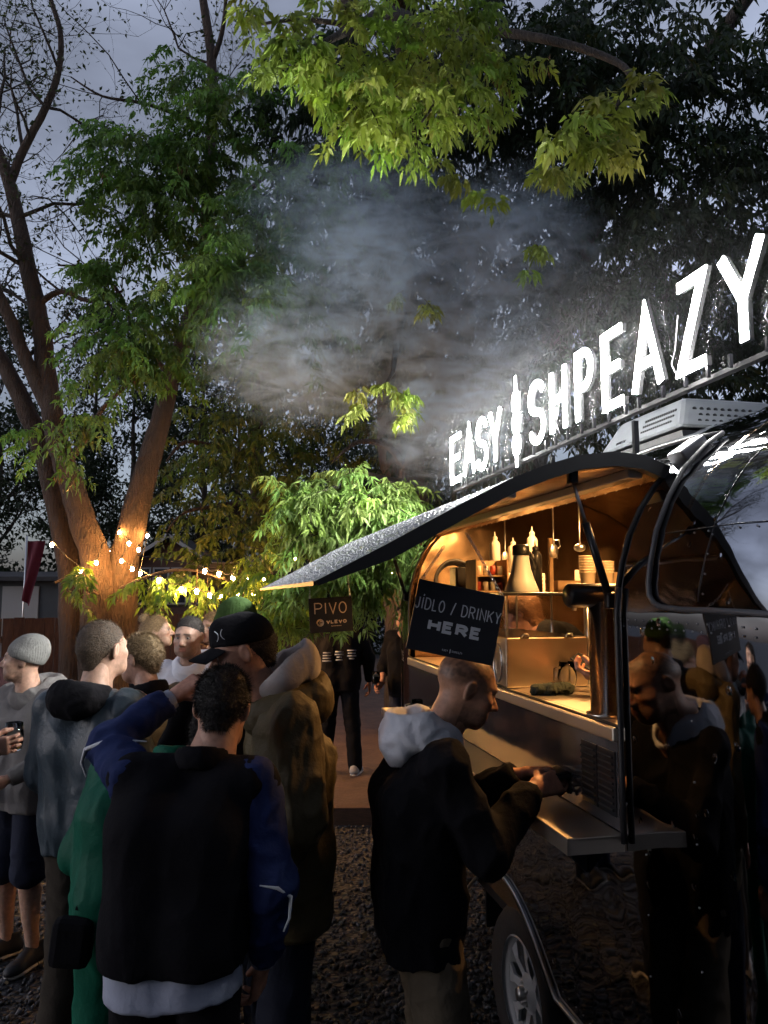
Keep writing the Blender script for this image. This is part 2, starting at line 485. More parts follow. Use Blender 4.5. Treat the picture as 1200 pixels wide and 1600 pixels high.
us += [U1 + math.sin(i / 12 * PI / 2) for i in range(1, 13)]
trailer = empty('food_trailer', O2, PHI)
tag(trailer, 'polished silver round-roofed food trailer with its side hatch propped open', 'food trailer')

def sweep(rows, us, hole, off=0.0, bot=True):
    vs = []; n = len(rows)
    for u in us:
        for i, (s, z) in enumerate(rows):
            if bot and i in (0, n - 1): z = bottom(u)
            vs.append(shellpt(s, z, u, off) if s <= 1.0 else (lambda q: Vector((2.0 - q.x, q.y, q.z)))(shellpt(2.0 - s, z, u, off)))
    fs = []
    for j in range(len(us) - 1):
        for i in range(n - 1):
            if hole(i, (us[j] + us[j + 1]) / 2): continue
            fs.append((j * n + i, j * n + i + 1, (j + 1) * n + i + 1, (j + 1) * n + i))
    return vs, fs
def in_hole(i, u): return 4 <= i < 12 and OU0 < u < OU1
mb = MB(); vs, fs = sweep(FULL, us, in_hole); mb.add(vs, fs, True)
mb.build('shell', 'polished_shell', trailer, recalc=True)
# inner lining with the same opening
LIN = [(s, z) for s, z in FULL if z >= 1.22]
ul = [u for u in us if -.30 <= u <= 2.8]
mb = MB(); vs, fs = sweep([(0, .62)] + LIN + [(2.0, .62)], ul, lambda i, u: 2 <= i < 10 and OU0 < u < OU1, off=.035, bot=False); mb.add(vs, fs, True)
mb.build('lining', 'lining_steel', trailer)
for u in (-.27, 2.78):
    mb = MB(); pts = [(s, z) for s, z in [(0.03, .62)] + [(max(s, .03), min(z, 2.60)) for s, z in LIN] + [(1.97, .62)]]
    mb.prism(pts, 1, u - .012, u + .012); mb.build('bulkhead', 'lining_steel', trailer)
mb = MB(); mb.box((1.0, 1.25, .59), (1.9, 3.0, .05)); mb.build('floor_panel', 'black_rubber', trailer)
mb = MB(); mb.box((1.0, 1.15, .47), (1.3, 4.4, .10)); mb.build('chassis', 'black_metal', trailer)
# frame round the serving opening
ring = [Vector((s - .004, OU0, z)) for s, z in PROF[4:13]] + [Vector((s - .004, OU1, z)) for s, z in PROF[12:3:-1]]
mb = MB(); mb.tube(ring, .007, 8, closed=True); mb.build('hatch_frame', 'black_rubber', trailer)
mb = MB()
for u in (OU0 - .02,):
    mb.tube([Vector((s - .012, u, z)) for s, z in [(0, 1.20), (0, 1.4)] + PROF[4:8]], .009, 8)
mb.build('door_pillar', 'black_rubber', trailer)
# arch trim along the wheel opening and skirt
mb = MB(); mb.tube([Vector((-.006, u, bottom(u) + .004)) for u in [x * .04 - .5 for x in range(0, 79)]], .009, 6)
mb.build('skirt_trim', 'aluminium', trailer)
# window gasket on the near end and its rivet lines
def on_shell(z, u, out=0.0):
    for (s0, z0), (s1, z1) in zip(PROF, PROF[1:]):
        if z0 <= z <= z1:
            s = s0 + (s1 - s0) * (z - z0) / (z1 - z0); q = shellpt(s, z, u); return Vector((q.x - out, q.y, q.z + (out if z > 2.2 else 0)))
gk = [(2.40, -.10), (2.36, -.11), (2.28, -.13), (2.2, -.15), (2.1, -.165), (2.0, -.175), (1.95, -.18), (1.915, -.19), (1.895, -.215), (1.885, -.25), (1.88, -.33), (1.88, -.45), (1.88, -.6), (1.885, -.75), (1.89, -.9), (1.9, -1.05)]
mb = MB(); mb.tube([on_shell(z, u, .010) for z, u in gk], .008, 8); mb.build('window_gasket', 'grey_rubber', trailer)
mb = MB(); mb.tube([on_shell(2.425, 0.55, .015), on_shell(2.415, 0.3, .02), on_shell(2.405, .05, .02), on_shell(2.40, -.09, .012)], .006, 8); mb.build('gutter', 'grey_rubber', trailer)
mb = MB()
def rivet(q, r=.0030):
    mb.sphere(q, (r * .7, r, r), 6, 4)
for i in range(26): rivet(on_shell(1.845, .02 - i * .042, .001))
for i in range(30): rivet(on_shell(1.825, 0 - i * .038, .001))
for i in range(7): rivet(on_shell(1.6 - .15 * i, -.36, .001))
for i in range(14): rivet(on_shell(2.08, -.28 - .06 * i, .001))
for i in range(9): rivet(on_shell(1.92 + .05 * i, -.42, .001))
for i in range(4): rivet(on_shell(1.2 - .16 * i, -.12, .001))
for i in range(60): rivet(on_shell(.57 + .235 * 0, -.45 + .05 * i, .001)) if bottom(-.45 + .05 * i) < .54 else None
rv = mb.build('rivets', 'rivet_metal', trailer); rv['kind'] = 'stuff'
mb = MB()
mb.tube([on_shell(2.09, -.2 - .05 * i, .001) for i in range(17)], .0012, 5)
mb.tube([on_shell(1.9 + .04 * i, -.4 - .004 * i, .001) for i in range(14)], .0012, 5)
mb.build('panel_seam', 'black_rubber', trailer)
# counter, fold-out shelf, vents
mb = MB(); mb.box((.30, 1.31, 1.502), (.64, 2.60, .044), bev=.006); mb.build('counter', 'counter_steel', trailer)
mb = MB(); mb.box((-.095, 1.30, 1.215), (.18, 2.62, .012), bev=.003); mb.box((-.180, 1.30, 1.196), (.008, 2.62, .044)); mb.box((-.095, -.006, 1.196), (.18, .008, .044))
sh = mb.build('shelf', 'counter_steel', trailer)
for u in (.25, 1.3, 2.35):
    mb = MB(); mb.prism([(-.004, 1.19), (-.16, 1.19), (-.004, 1.03)], 1, u - .012, u + .012); mb.build('bracket', 'black_metal', sh)
mb = MB(); mb.box((-.004, 1.31, 1.36), (.006, 2.60, .27)); mb.build('front_panel', 'dark_panel', trailer)
for u in (.075, .19):
    vp = empty('vent_panel', (-.009, u, 1.355)); vp.parent = trailer
    mb = MB(); mb.box((0, 0, 0), (.006, .105, .19), bev=.002); mb.build('frame', 'black_metal', vp)
    for k in range(9):
        mb = MB(); mb.box((-.006, 0, -.076 + k * .019), (.008, .088, .006), rot=Matrix.Rotation(.5, 3, 'Y')); mb.build('slat', 'slat_black', vp)
# wheels, one at each side
def wheel(side, s):
    w = empty('wheel', (s, .9287, .33)); w.parent = trailer
    mb = MB(); mb.lathe([(.212, -.085), (.30, -.098), (.326, -.07), (.331, 0), (.326, .07), (.30, .098), (.212, .085)], 48, axis='X'); mb.build('tyre', 'tyre', w)
    mb = MB(); mb.lathe([(.205, -.088), (.214, -.082), (.205, -.07), (.190, -.06), (.185, .05), (.205, .088)], 48, axis='X')
    mb.lathe([(.0, -.072), (.05, -.072), (.062, -.058), (.075, -.050)], 32, axis='X')
    for k in range(8):
        a = 2 * PI * k / 8
        pts = []
        for (r, da, dx) in [(.07, -.28, -.05), (.07, .28, -.05), (.13, .12, -.062), (.19, .20, -.058), (.19, -.20, -.058), (.13, -.12, -.062)]:
            pts.append(Vector((dx, r * math.cos(a + da), r * math.sin(a + da))))
        pts2 = [p + Vector((.012, 0, 0)) for p in pts]
        n = len(pts); mb.add(pts + pts2, [tuple(range(n)), tuple(range(2 * n - 1, n - 1, -1))] + [(i, (i + 1) % n, n + (i + 1) % n, n + i) for i in range(n)])
    mb.build('rim', 'white_paint', w)
    mb = MB(); mb.lathe([(.0, -.10), (.022, -.10), (.028, -.09), (.028, -.07)], 20, axis='X')
    for k in range(5):
        a = 2 * PI * k / 5; mb.lathe([(0, -.064), (.009, -.064), (.010, -.05)], 8, (-.015, .042 * math.cos(a), .042 * math.sin(a)), axis='X')
    mb.build('hub_cap', 'aluminium', w)
    if side: w.rotation_euler = (0, 0, PI)
wheel(0, .12); wheel(1, 1.88)
mb = MB(); mb.box((.30, .95, .62), (.5, .98, .02)); mb.box((.32, .46, .5), (.5, .02, .24)); mb.box((.32, 1.44, .5), (.5, .02, .24)); mb.build('wheel_well', 'black_rubber', trailer)

# hatch lid
LT = [(.19, 2.312), (.10, 2.345), (0, 2.352), (-.12, 2.336), (-.225, 2.303), (-.33, 2.262), (-.49, 2.180), (-.72, 2.055), (-.918, 1.952)]
lu0, lu1 = -.01, 3.0
def off_curve(c, d):
    out = []
    for i, (s, z) in enumerate(c):
        a = c[max(0, i - 1)]; b = c[min(len(c) - 1, i + 1)]; t = Vector((b[0] - a[0], b[1] - a[1])).normalized()
        out.append((s + t.y * d, z - t.x * d))
    return out
LB = off_curve(LT, -.034)
if LB[3][1] > LT[3][1]: LB = off_curve(LT, .034)
LB[-1] = (LT[-1][0] + .012, LT[-1][1] - .006)
def strip(c, u0, u1, nu=12):
    vs = []; n = len(c)
    for j in range(nu + 1):
        u = u0 + (u1 - u0) * j / nu
        vs += [Vector((s, u, z)) for s, z in c]
    return vs, [(j * n + i, j * n + i + 1, (j + 1) * n + i + 1, (j + 1) * n + i) for j in range(nu) for i in range(n - 1)]
mb = MB(); mb.add(*strip(LT, lu0, lu1), True); lid = mb.build('hatch_lid', 'wet_lid', trailer)
mb = MB(); mb.add(*strip(LB, lu0 + .03, lu1 - .03), True); mb.build('lid_lining', 'lining_steel', lid)
for u0, u1 in ((lu0 - .006, lu0 + .03), (lu1 - .03, lu1 + .006)):
    mb = MB(); e = LT + LB[::-1]; eo = [(s, z + .003) for s, z in LT] + [(s, z - (.008 if k_ else .002)) for k_, (s, z) in enumerate(LB[::-1])]
    mb.prism(eo, 1, u0, u1); mb.build('lid_edge', 'black_rubber', lid)
mb = MB(); mb.box((-.919, (lu0 + lu1) / 2, 1.949), (.006, lu1 - lu0, .012)); mb.build('lid_edge', 'black_rubber', lid)
for z0 in (-.30,):
    mb = MB(); i = 5; s, z = LB[i]; mb.box((s, (lu0 + lu1) / 2, z - .01), (.03, lu1 - lu0 - .1, .02)); mb.build('lid_rib', 'aluminium', lid)
mb = MB(); s, z = LB[2]; mb.box((s + .1, (lu0 + lu1) / 2, z - .02), (.05, lu1 - lu0 - .1, .03), bev=.004); mb.build('lid_rib', 'aluminium', lid)
mb = MB(); mb.box((.235, -.045, 2.358), (.10, .08, .05), rot=Matrix.Rotation(-.6, 3, 'Y'), bev=.006); mb.build('hinge', 'rivet_metal', trailer)
mb = MB(); mb.box((.235, 2.9, 2.358), (.10, .08, .05), rot=Matrix.Rotation(-.6, 3, 'Y'), bev=.006); mb.build('hinge', 'rivet_metal', trailer)
# gas struts near and far
for u in (.04, 2.72):
    st = empty('gas_strut', (0, u, 0)); st.parent = trailer
    a, b = Vector((-.115, 0, 2.268)), Vector((.0, 0, 1.90))
    m_ = a.lerp(b, .35)
    mb = MB(); mb.tube([m_, b], .0125, 10); mb.build('cylinder', 'black_metal', st)
    mb = MB(); mb.tube([a, m_], .006, 8); mb.build('rod', 'aluminium', st)
    mb = MB(); mb.box(a + Vector((0, 0, .015)), (.03, .03, .05), bev=.006); mb.build('strut_end', 'black_metal', st); mb = MB(); mb.box(b, (.03, .03, .05), bev=.006); mb.build('strut_end', 'black_metal', st)
# interior fittings that belong to the trailer
mb = MB(); mb.box((1.83, 1.25, 1.72), (.26, 2.7, .02)); mb.build('back_shelf', 'steel', trailer)
mb = MB(); mb.box((1.72, 1.25, 1.05), (.46, 2.8, .86), bev=.01); mb.build('back_cabinet', 'steel', trailer)
for k, (s, u) in enumerate(((.42, .62), (.42, 1.35), (.42, 2.1))):
    lp = empty('ceiling_lamp', (s, u, 2.385)); lp.parent = trailer
    mb = MB(); mb.lathe([(.0, 0.0), (.058, 0.0), (.07, .01), (.07, .05)], 20); mb.build('lamp_rim', 'aluminium', lp)
    mb = MB(); mb.lathe([(.0, -.004), (.05, -.004)], 20); mb.build('lamp_glass', 'lamp_glow', lp, recalc=False)
mb = MB(); mb.tube([(.35, .1, 2.36), (.34, .8, 2.37), (.35, 2.5, 2.36)], .006, 6)
for i in range(26): mb.tube([(.35, .15 + .09 * i, 2.365), (.365, .16 + .09 * i, 2.335), (.35, .17 + .09 * i, 2.325)], .0025, 5)
mb.build('hook_rail', 'aluminium', trailer)
# hose coil on the inner end
mb = MB()
for k in range(4): mb.tube([Vector((.28 + (.11 + .008 * k) * math.cos(t * PI / 12), 2.60 - .02 * k, 2.0 + (.11 + .008 * k) * math.sin(t * PI / 12))) for t in range(24)], .009, 6, closed=True)
mb.build('hose_coil', 'grey_rubber', trailer)

# ------------------------------------------------------------------ illuminated roof sign
S0, ZB, ZT = .45, 2.69, 3.03
sign = empty('roof_sign', T(S0, 1.45, 2.60), PHI)
tag(sign, 'glowing white EASY SHPEAZY letters with a skewer on the trailer roof', 'sign')
def sput(x, y, d): return Vector((-d, x, y))
def sign_letter(ch, ua, ub):
    ua, ub = ua - (ua - ub) * .04, ub + (ua - ub) * .04
    L = empty('letter', (0, ua - 1.45, ZB - 2.60)); L.parent = sign
    w, h = ua - ub, ZT - ZB; put = lambda x, y, d: Vector((-d, -x, y))
    sw = .036
    mb = MB(); glyph(mb, ch, 0, 0, w, h, sw, .004, put, .038); mb.build('letter_face', 'letter_glow', L)
    mb = MB(); glyph(mb, ch, 0, 0, w, h, sw - .003, .020, put, .033); mb.build('letter_case', 'letter_side', L)
    for (sx, sy) in ((.02, -.02), (w - .03, -.02)):
        mb = MB(); mb.box((-.02, -sx, -.018), (.012, .012, .045)); mb.build('standoff', 'black_metal', L)
for ch, ua, ub in (('E', 3.07, 2.80), ('A', 2.775, 2.515), ('S', 2.50, 2.28), ('Y', 2.262, 2.03), ('S', 1.64, 1.415), ('H', 1.365, 1.165), ('P', 1.085, .90),
                   ('E', .83, .625), ('A', .59, .350), ('Z', .275, .080), ('Y', .030, -.215)):
    sign_letter(ch, ua, ub)
sk = empty('skewer', (0, 1.81 - 1.45, ZB - 2.60 - .05)); sk.parent = sign
def blob_outline(mb, d0, dep, gx=0.0):
    segs = [(.025, .0), (.025, .05)]
    prof = [(.009, -.02), (.009, .045)]
    for c in (.105, .225, .345):
        for i in range(11):
            t = PI * i / 10; prof.append((max(.010, .056 * math.sin(t) ** .9 + gx), c - .062 * math.cos(t)))
    prof += [(.009, .415), (.009, .49)]
    n = len(prof); L = [(-r, z) for r, z in prof]; R = [(r, z) for r, z in prof]
    vs = [Vector((-d0, x, z)) for x, z in L] + [Vector((-d0, x, z)) for x, z in R] + [Vector((-d0 + dep, x, z)) for x, z in L] + [Vector((-d0 + dep, x, z)) for x, z in R]
    fs = []
    for i in range(n - 1):
        fs += [(i, i + 1, n + i + 1, n + i), (2 * n + i, 3 * n + i, 3 * n + i + 1, 2 * n + i + 1), (i, 2 * n + i, 2 * n + i + 1, i + 1), (n + i, n + i + 1, 3 * n + i + 1, 3 * n + i)]
    mb.add(vs, fs)
mb = MB(); blob_outline(mb, .038, .004); mb.build('skewer_face', 'letter_glow', sk)
mb = MB(); blob_outline(mb, .033, .020, -.002); mb.build('skewer_case', 'letter_side', sk)
mb = MB(); mb.box((0.01, 0, .055), (.03, 3.34, .016)); mb.build('rail', 'letter_side', sign)
for i in range(5):
    mb = MB(); mb.box((.012, -1.6 + .8 * i, -.06), (.02, .02, .16)); mb.build('rail_post', 'black_metal', sign)
for ua, ub in ((3.09, 2.01), (1.66, .865), (.86, -.2)):
    mb = MB(); mb.box((-.004, (ua + ub) / 2 - 1.45, .26), (.006, ua - ub, .40)); mb.build('clear_panel', 'acrylic', sign)
for k in range(7):
    u = 1.35 - .5 * k; mb = MB()
    mb.tube([(-.015, u, .10), (-.02, u + .03, .16), (-.012, u + .015, .21), (-.02, u - .01, .27), (-.015, u - .015, .33)], .0022, 5); mb.build('wire', 'wire_white', sign)

# ------------------------------------------------------------------ air conditioner on the roof
ac = empty('air_conditioner', T(.91, 1.42, 2.66), PHI)
tag(ac, 'white roof air conditioner with rows of round holes behind the glowing letters', 'air conditioner')
bm = bmesh.new(); bmesh.ops.create_cube(bm, size=1)
for v in bm.verts:
    t = v.co.z > 0
    v.co = Vector((.33 + v.co.x * (.48 if t else .66), v.co.y * (.60 if t else .80), .02 + (.19 if t else .02)))
bmesh.ops.bevel(bm, geom=list(bm.edges), offset=.035, segments=3, affect='EDGES', profile=.6)
me = bpy.data.meshes.new('housing'); bm.to_mesh(me); bm.free()
link('housing', me, 'ac_plastic', ac, smooth=False)
mb = MB(); mb.box((.33, 0, .015), (.60, .74, .03)); mb.build('base_plate', 'black_rubber', ac)
mb = MB()
nrm_end = Vector((0, -.17, 0)); 
for r in range(3):
    for k in range(11):
        y = -.40 + .1 * (.045 + r * .034) / .18 - .002; mb.lathe([(0, -.002), (.011, -.002), (.011, .004)], 10, (.12 + k * .038 + (r % 2) * .019, y, .075 + r * .034), axis='Y')
mb.build('vent_holes', 'black_rubber', ac)['kind'] = 'stuff'
mb = MB()
for r in range(3):
    for k in range(15):
        x = .09 * (.055 + r * .030) / .18 - .003; mb.lathe([(0, -.002), (.0085, -.002), (.0085, .004)], 8, (x, -.02 - k * .019 + .0 * r, .085 + r * .030), axis='X')
mb.build('vent_holes', 'black_rubber', ac)['kind'] = 'stuff'
mb = MB(); word(mb, 'DOMETIC', .22, .065, .013, .015, .003, .002, lambda x, y, d: Vector((.09 * (y - .04) / .19 - .002 - d, .44 - x, y)), centre=False); mb.build('lettering', 'black_rubber', ac)

# rain drops standing on the hatch lid and the roof edge
def droplets():
    n = 9000; rg = np.random.default_rng(9)
    c = np.array(LT); d = np.concatenate([[0], np.cumsum(np.hypot(*(c[1:] - c[:-1]).T))]); t = d[-1] * (1 - rg.random(n) ** 1.3 * .97)
    s = np.interp(t, d, c[:, 0]); z = np.interp(t, d, c[:, 1]); u = lu0 + .04 + (lu1 - lu0 - .08) * rg.random(n) ** 1.25
    k = np.clip(np.searchsorted(d, t) - 1, 0, len(c) - 2); tg = (c[k + 1] - c[k]); tg /= np.linalg.norm(tg, axis=1, keepdims=True); nr = np.stack([tg[:, 1], -tg[:, 0]], axis=1); nr *= np.sign(nr[:, 1:2])
    r = .0022 + .0042 * rg.random(n) ** 2; m = 6; V = []; B = np.stack([s, u, z], axis=1); N = np.stack([nr[:, 0], 0 * s, nr[:, 1]], axis=1); A = np.stack([tg[:, 0], 0 * s, tg[:, 1]], axis=1); U = np.tile((0, 1.0, 0), (n, 1))
    for (rr, hh) in ((1.0, 0.0), (.72, .45)):
        for q in range(m): a = 2 * PI * q / m; V.append(B + r[:, None] * (rr * (A * math.cos(a) * 1.15 + U * math.sin(a)) + N * hh))
    V.append(B + N * r[:, None] * .62); V = np.stack(V, axis=1)
    F = [(q, (q + 1) % m, m + (q + 1) % m) for q in range(m)] + [(q, m + (q + 1) % m, m + q) for q in range(m)] + [(m + q, m + (q + 1) % m, 2 * m) for q in range(m)]
    F = np.array(F); me = np_mesh('rain_drops', V.reshape(-1, 3), (F[None] + (np.arange(n) * (2 * m + 1))[:, None, None]).reshape(-1, 3))
    link('rain_drops', me, 'water', lid)['kind'] = 'stuff'
droplets()

# ------------------------------------------------------------------ implicit surfaces (bodies, hair and clothing)
def vnoise(P, seed=0):
    """smooth value noise in -1..1 for (n,3) points"""
    P = np.asarray(P, dtype=np.float64) + seed * 17.13
    i = np.floor(P).astype(np.int64); f = P - i; f = f * f * (3 - 2 * f)
    def h(a, b, c):
        n = (a * 73856093) ^ (b * 19349663) ^ (c * 83492791); n = (n ^ (n >> 13)) * 1274126177
        return ((n & 0xffff) / 32767.5) - 1.0
    r = 0
    for dx in (0, 1):
        for dy in (0, 1):
            for dz in (0, 1):
                w = (f[:, 0] if dx else 1 - f[:, 0]) * (f[:, 1] if dy else 1 - f[:, 1]) * (f[:, 2] if dz else 1 - f[:, 2])
                r = r + w * h(i[:, 0] + dx, i[:, 1] + dy, i[:, 2] + dz)
    return r

class Field:
    """signed distance grid built from smoothly blended primitives, meshed with surface nets"""
    def __init__(self, lo, hi, vox):
        self.lo = np.array(lo, dtype=np.float64); self.vox = vox
        self.n = np.maximum(4, np.ceil((np.array(hi) - self.lo) / vox).astype(int) + 1)
        self.f = np.full(self.n, 1e3, dtype=np.float32)
        self.ax = [self.lo[k] + vox * np.arange(self.n[k]) for k in range(3)]
    def _win(self, lo, hi):
        a = np.clip(np.floor((np.array(lo) - self.lo) / self.vox).astype(int), 0, self.n)
        b = np.clip(np.ceil((np.array(hi) - self.lo) / self.vox).astype(int) + 1, 0, self.n)
        if np.any(b <= a): return None, None
        sl = tuple(slice(a[k], b[k]) for k in range(3))
        X = self.ax[0][sl[0]][:, None, None]; Y = self.ax[1][sl[1]][None, :, None]; Z = self.ax[2][sl[2]][None, None, :]
        return sl, (X, Y, Z)
    def _mix(self, sl, d, k, op):
        f = self.f[sl]; d = d.astype(np.float32)
        if op == 'add':
            if k > 0:
                h = np.clip(k - np.abs(f - d), 0, None) / k; self.f[sl] = np.minimum(f, d) - h * h * k * 0.25
            else: self.f[sl] = np.minimum(f, d)
        elif op == 'sub':
            g = -d
            if k > 0:
                h = np.clip(k - np.abs(f - g), 0, None) / k; self.f[sl] = np.maximum(f, g) + h * h * k * 0.25
            else: self.f[sl] = np.maximum(f, g)
    def cone(self, a, b, ra, rb, k=0.03, op='add', sq=None, clip=None):
        """round cone a->b; sq=(axis vector, factor) squashes across an axis; clip=(point, normal) keeps the side against the normal"""
        a = np.array(a, float); b = np.array(b, float); m = max(ra, rb) + k + 4 * self.vox
        sl, XYZ = self._win(np.minimum(a, b) - m, np.maximum(a, b) + m)
        if sl is None: return self
        X, Y, Z = XYZ; px, py, pz = X - a[0], Y - a[1], Z - a[2]; ba = b - a; L2 = max(ba @ ba, 1e-9)
        t = np.clip((px * ba[0] + py * ba[1] + pz * ba[2]) / L2, 0, 1)
        qx, qy, qz = px - t * ba[0], py - t * ba[1], pz - t * ba[2]
        if sq is not None:
            s, fac = np.array(sq[0], float), sq[1]; s = s / np.linalg.norm(s)
            q = (qx * s[0] + qy * s[1] + qz * s[2]) * (fac - 1); qx, qy, qz = qx + q * s[0], qy + q * s[1], qz + q * s[2]
        d = np.sqrt(qx * qx + qy * qy + qz * qz) - (ra + (rb - ra) * t)
        if clip is not None:
            c, nn = np.array(clip[0], float), np.array(clip[1], float); nn = nn / np.linalg.norm(nn)
            d = np.maximum(d, (X - c[0]) * nn[0] + (Y - c[1]) * nn[1] + (Z - c[2]) * nn[2])
        self._mix(sl, d, k, op); return self
    def ell(self, c, r, k=0.02, op='add', R=None):
        c = np.array(c, float); r = np.array(r, float); m = r.max() + k + 4 * self.vox
        sl, XYZ = self._win(c - m, c + m)
        if sl is None: return self
        X, Y, Z = XYZ; x, y, z = X - c[0], Y - c[1], Z - c[2]
        if R is not None:
            x, y, z = R[0, 0] * x + R[1, 0] * y + R[2, 0] * z, R[0, 1] * x + R[1, 1] * y + R[2, 1] * z, R[0, 2] * x + R[1, 2] * y + R[2, 2] * z
        k0 = np.sqrt((x / r[0]) ** 2 + (y / r[1]) ** 2 + (z / r[2]) ** 2); k1 = np.sqrt((x / r[0] ** 2) ** 2 + (y / r[1] ** 2) ** 2 + (z / r[2] ** 2) ** 2)
        self._mix(sl, k0 * (k0 - 1) / np.maximum(k1, 1e-6), k, op); return self
    def torus(self, c, R, r, k=0.01, rot=None, op='add', zs=1.0):
        c = np.array(c, float); m = R + r + k + 4 * self.vox; sl, XYZ = self._win(c - m, c + m)
        if sl is None: return self
        X, Y, Z = XYZ; x, y, z = X - c[0], Y - c[1], Z - c[2]
        if rot is not None:
            x, y, z = rot[0, 0] * x + rot[1, 0] * y + rot[2, 0] * z, rot[0, 1] * x + rot[1, 1] * y + rot[2, 1] * z, rot[0, 2] * x + rot[1, 2] * y + rot[2, 2] * z
        self._mix(sl, np.sqrt((np.sqrt(x * x + y * y) - R) ** 2 + (z * zs) ** 2) - r, k, op); return self
    def plane(self, c, n):
        """cut away the side the normal points to"""
        c = np.array(c, float); n = np.array(n, float); n /= np.linalg.norm(n)
        d = (self.ax[0][:, None, None] - c[0]) * n[0] + (self.ax[1][None, :, None] - c[1]) * n[1] + (self.ax[2][None, None, :] - c[2]) * n[2]
        self.f = np.maximum(self.f, d.astype(np.float32)); return self
    def mesh(self):
        f = self.f; s = f < 0; nx, ny, nz = f.shape
        c = s[:-1, :-1, :-1].astype(np.int8)
        tot = sum(s[i:nx - 1 + i, j:ny - 1 + j, k:nz - 1 + k].astype(np.int8) for i in (0, 1) for j in (0, 1) for k in (0, 1))
        act = (tot > 0) & (tot < 8); idx = np.full(act.shape, -1, dtype=np.int64); cells = np.argwhere(act)
        if len(cells) == 0: return np.zeros((0, 3)), np.zeros((0, 4), int)
        idx[act] = np.arange(len(cells)); acc = np.zeros((len(cells), 3)); cnt = np.zeros(len(cells))
        for axis in range(3):
            o = [k for k in range(3) if k != axis]
            for p in (0, 1):
                for q in (0, 1):
                    A = cells.copy(); A[:, o[0]] += p; A[:, o[1]] += q; B = A.copy(); B[:, axis] += 1
                    fa, fb = f[tuple(A.T)], f[tuple(B.T)]; cr = (fa < 0) != (fb < 0)
                    t = np.where(cr, fa / np.where(cr, fa - fb, 1), 0); pt = A.astype(float); pt[:, axis] += t
                    acc[cr] += pt[cr]; cnt[cr] += 1
        V = self.lo + self.vox * (acc / cnt[:, None]); Q = []
        for axis in range(3):
            o = [k for k in range(3) if k != axis]
            sa = np.take(s, range(0, s.shape[axis] - 1), axis=axis); sb = np.take(s, range(1, s.shape[axis]), axis=axis)
            e = np.argwhere(sa != sb); e = e[(e[:, o[0]] > 0) & (e[:, o[1]] > 0) & (e[:, o[0]] < act.shape[o[0]]) & (e[:, o[1]] < act.shape[o[1]])]
            if len(e) == 0: continue
            g = []
            for p, q in ((1, 1), (0, 1), (0, 0), (1, 0)):
                A = e.copy(); A[:, o[0]] -= p; A[:, o[1]] -= q; g.append(idx[tuple(A.T)])
            g = np.stack(g, axis=1); inside = s[tuple(e.T)]
            if axis == 1: inside = ~inside
            g[~inside] = g[~inside][:, ::-1]; Q.append(g)
        return V, np.concatenate(Q)

def vnormals(V, Q):
    n = np.cross(V[Q[:, 2]] - V[Q[:, 0]], V[Q[:, 3]] - V[Q[:, 1]]); N = np.zeros_like(V)
    for k in range(4): np.add.at(N, Q[:, k], n)
    return N / np.maximum(np.linalg.norm(N, axis=1, keepdims=True), 1e-9)

def relax(V, Q, it=1, w=0.5):
    E = np.concatenate([Q[:, [0, 1]], Q[:, [1, 2]], Q[:, [2, 3]], Q[:, [3, 0]]])
    for _ in range(it):
        S = np.zeros_like(V); c = np.zeros(len(V)); np.add.at(S, E[:, 0], V[E[:, 1]]); np.add.at(c, E[:, 0], 1)
        np.add.at(S, E[:, 1], V[E[:, 0]]); np.add.at(c, E[:, 1], 1)
        V = V * (1 - w) + w * S / np.maximum(c, 1)[:, None]
    return V

def folds(V, Q, amp, seed, scale=9.0, squash=(1, 1, .45)):
    N = vnormals(V, Q); P = V * np.array(squash) * scale
    P = P + 0.6 * np.stack([vnoise(P * .6, seed + 5), vnoise(P * .6, seed + 6), vnoise(P * .6, seed + 7)], axis=1)
    a = 1 - 2 * np.abs(vnoise(P, seed)) ** .7; b = 1 - 2 * np.abs(vnoise(P * 2.1, seed + 1)) ** .7; c = vnoise(P * 4.5, seed + 2)
    return V + N * (amp * (0.7 * a + 0.5 * b + .2 * c))[:, None]

def part_mesh(name, fld, mat, parent, amp=0.0, seed=0, scale=9.0, it=1, squash=(1, 1, .45), colf=None):
    V, Q = fld.mesh()
    if len(V) == 0: return None
    V = relax(V, Q, it)
    if amp: V = folds(V, Q, amp, seed, scale, squash)
    me = np_mesh(name, V, Q)
    if colf is not None:
        ca = me.color_attributes.new('tint', 'FLOAT_COLOR', 'POINT')
        ca.data.foreach_set('color', np.concatenate([colf(V), np.ones((len(V), 1))], axis=1).astype(np.float32).ravel())
    return link(name, me, mat, parent)

def rotm(yaw=0, pitch=0, roll=0):
    return np.array(Matrix.Rotation(math.radians(yaw), 3, 'Z') @ Matrix.Rotation(math.radians(pitch), 3, 'X') @ Matrix.Rotation(math.radians(roll), 3, 'Y'))

_sk = mk('skin', (0.42, 0.25, 0.18), 0.46, attr='tint', var=.22, vscale=55, bump=0.10, bscale=260, spec=0.45)
_b = _sk.node_tree.nodes['Principled BSDF']; _b.inputs['Subsurface Weight'].default_value = .12; _b.inputs['Subsurface Radius'].default_value = (.010, .004, .002)
mk('eye', (0.55, 0.53, 0.50), 0.12, attr='tint')

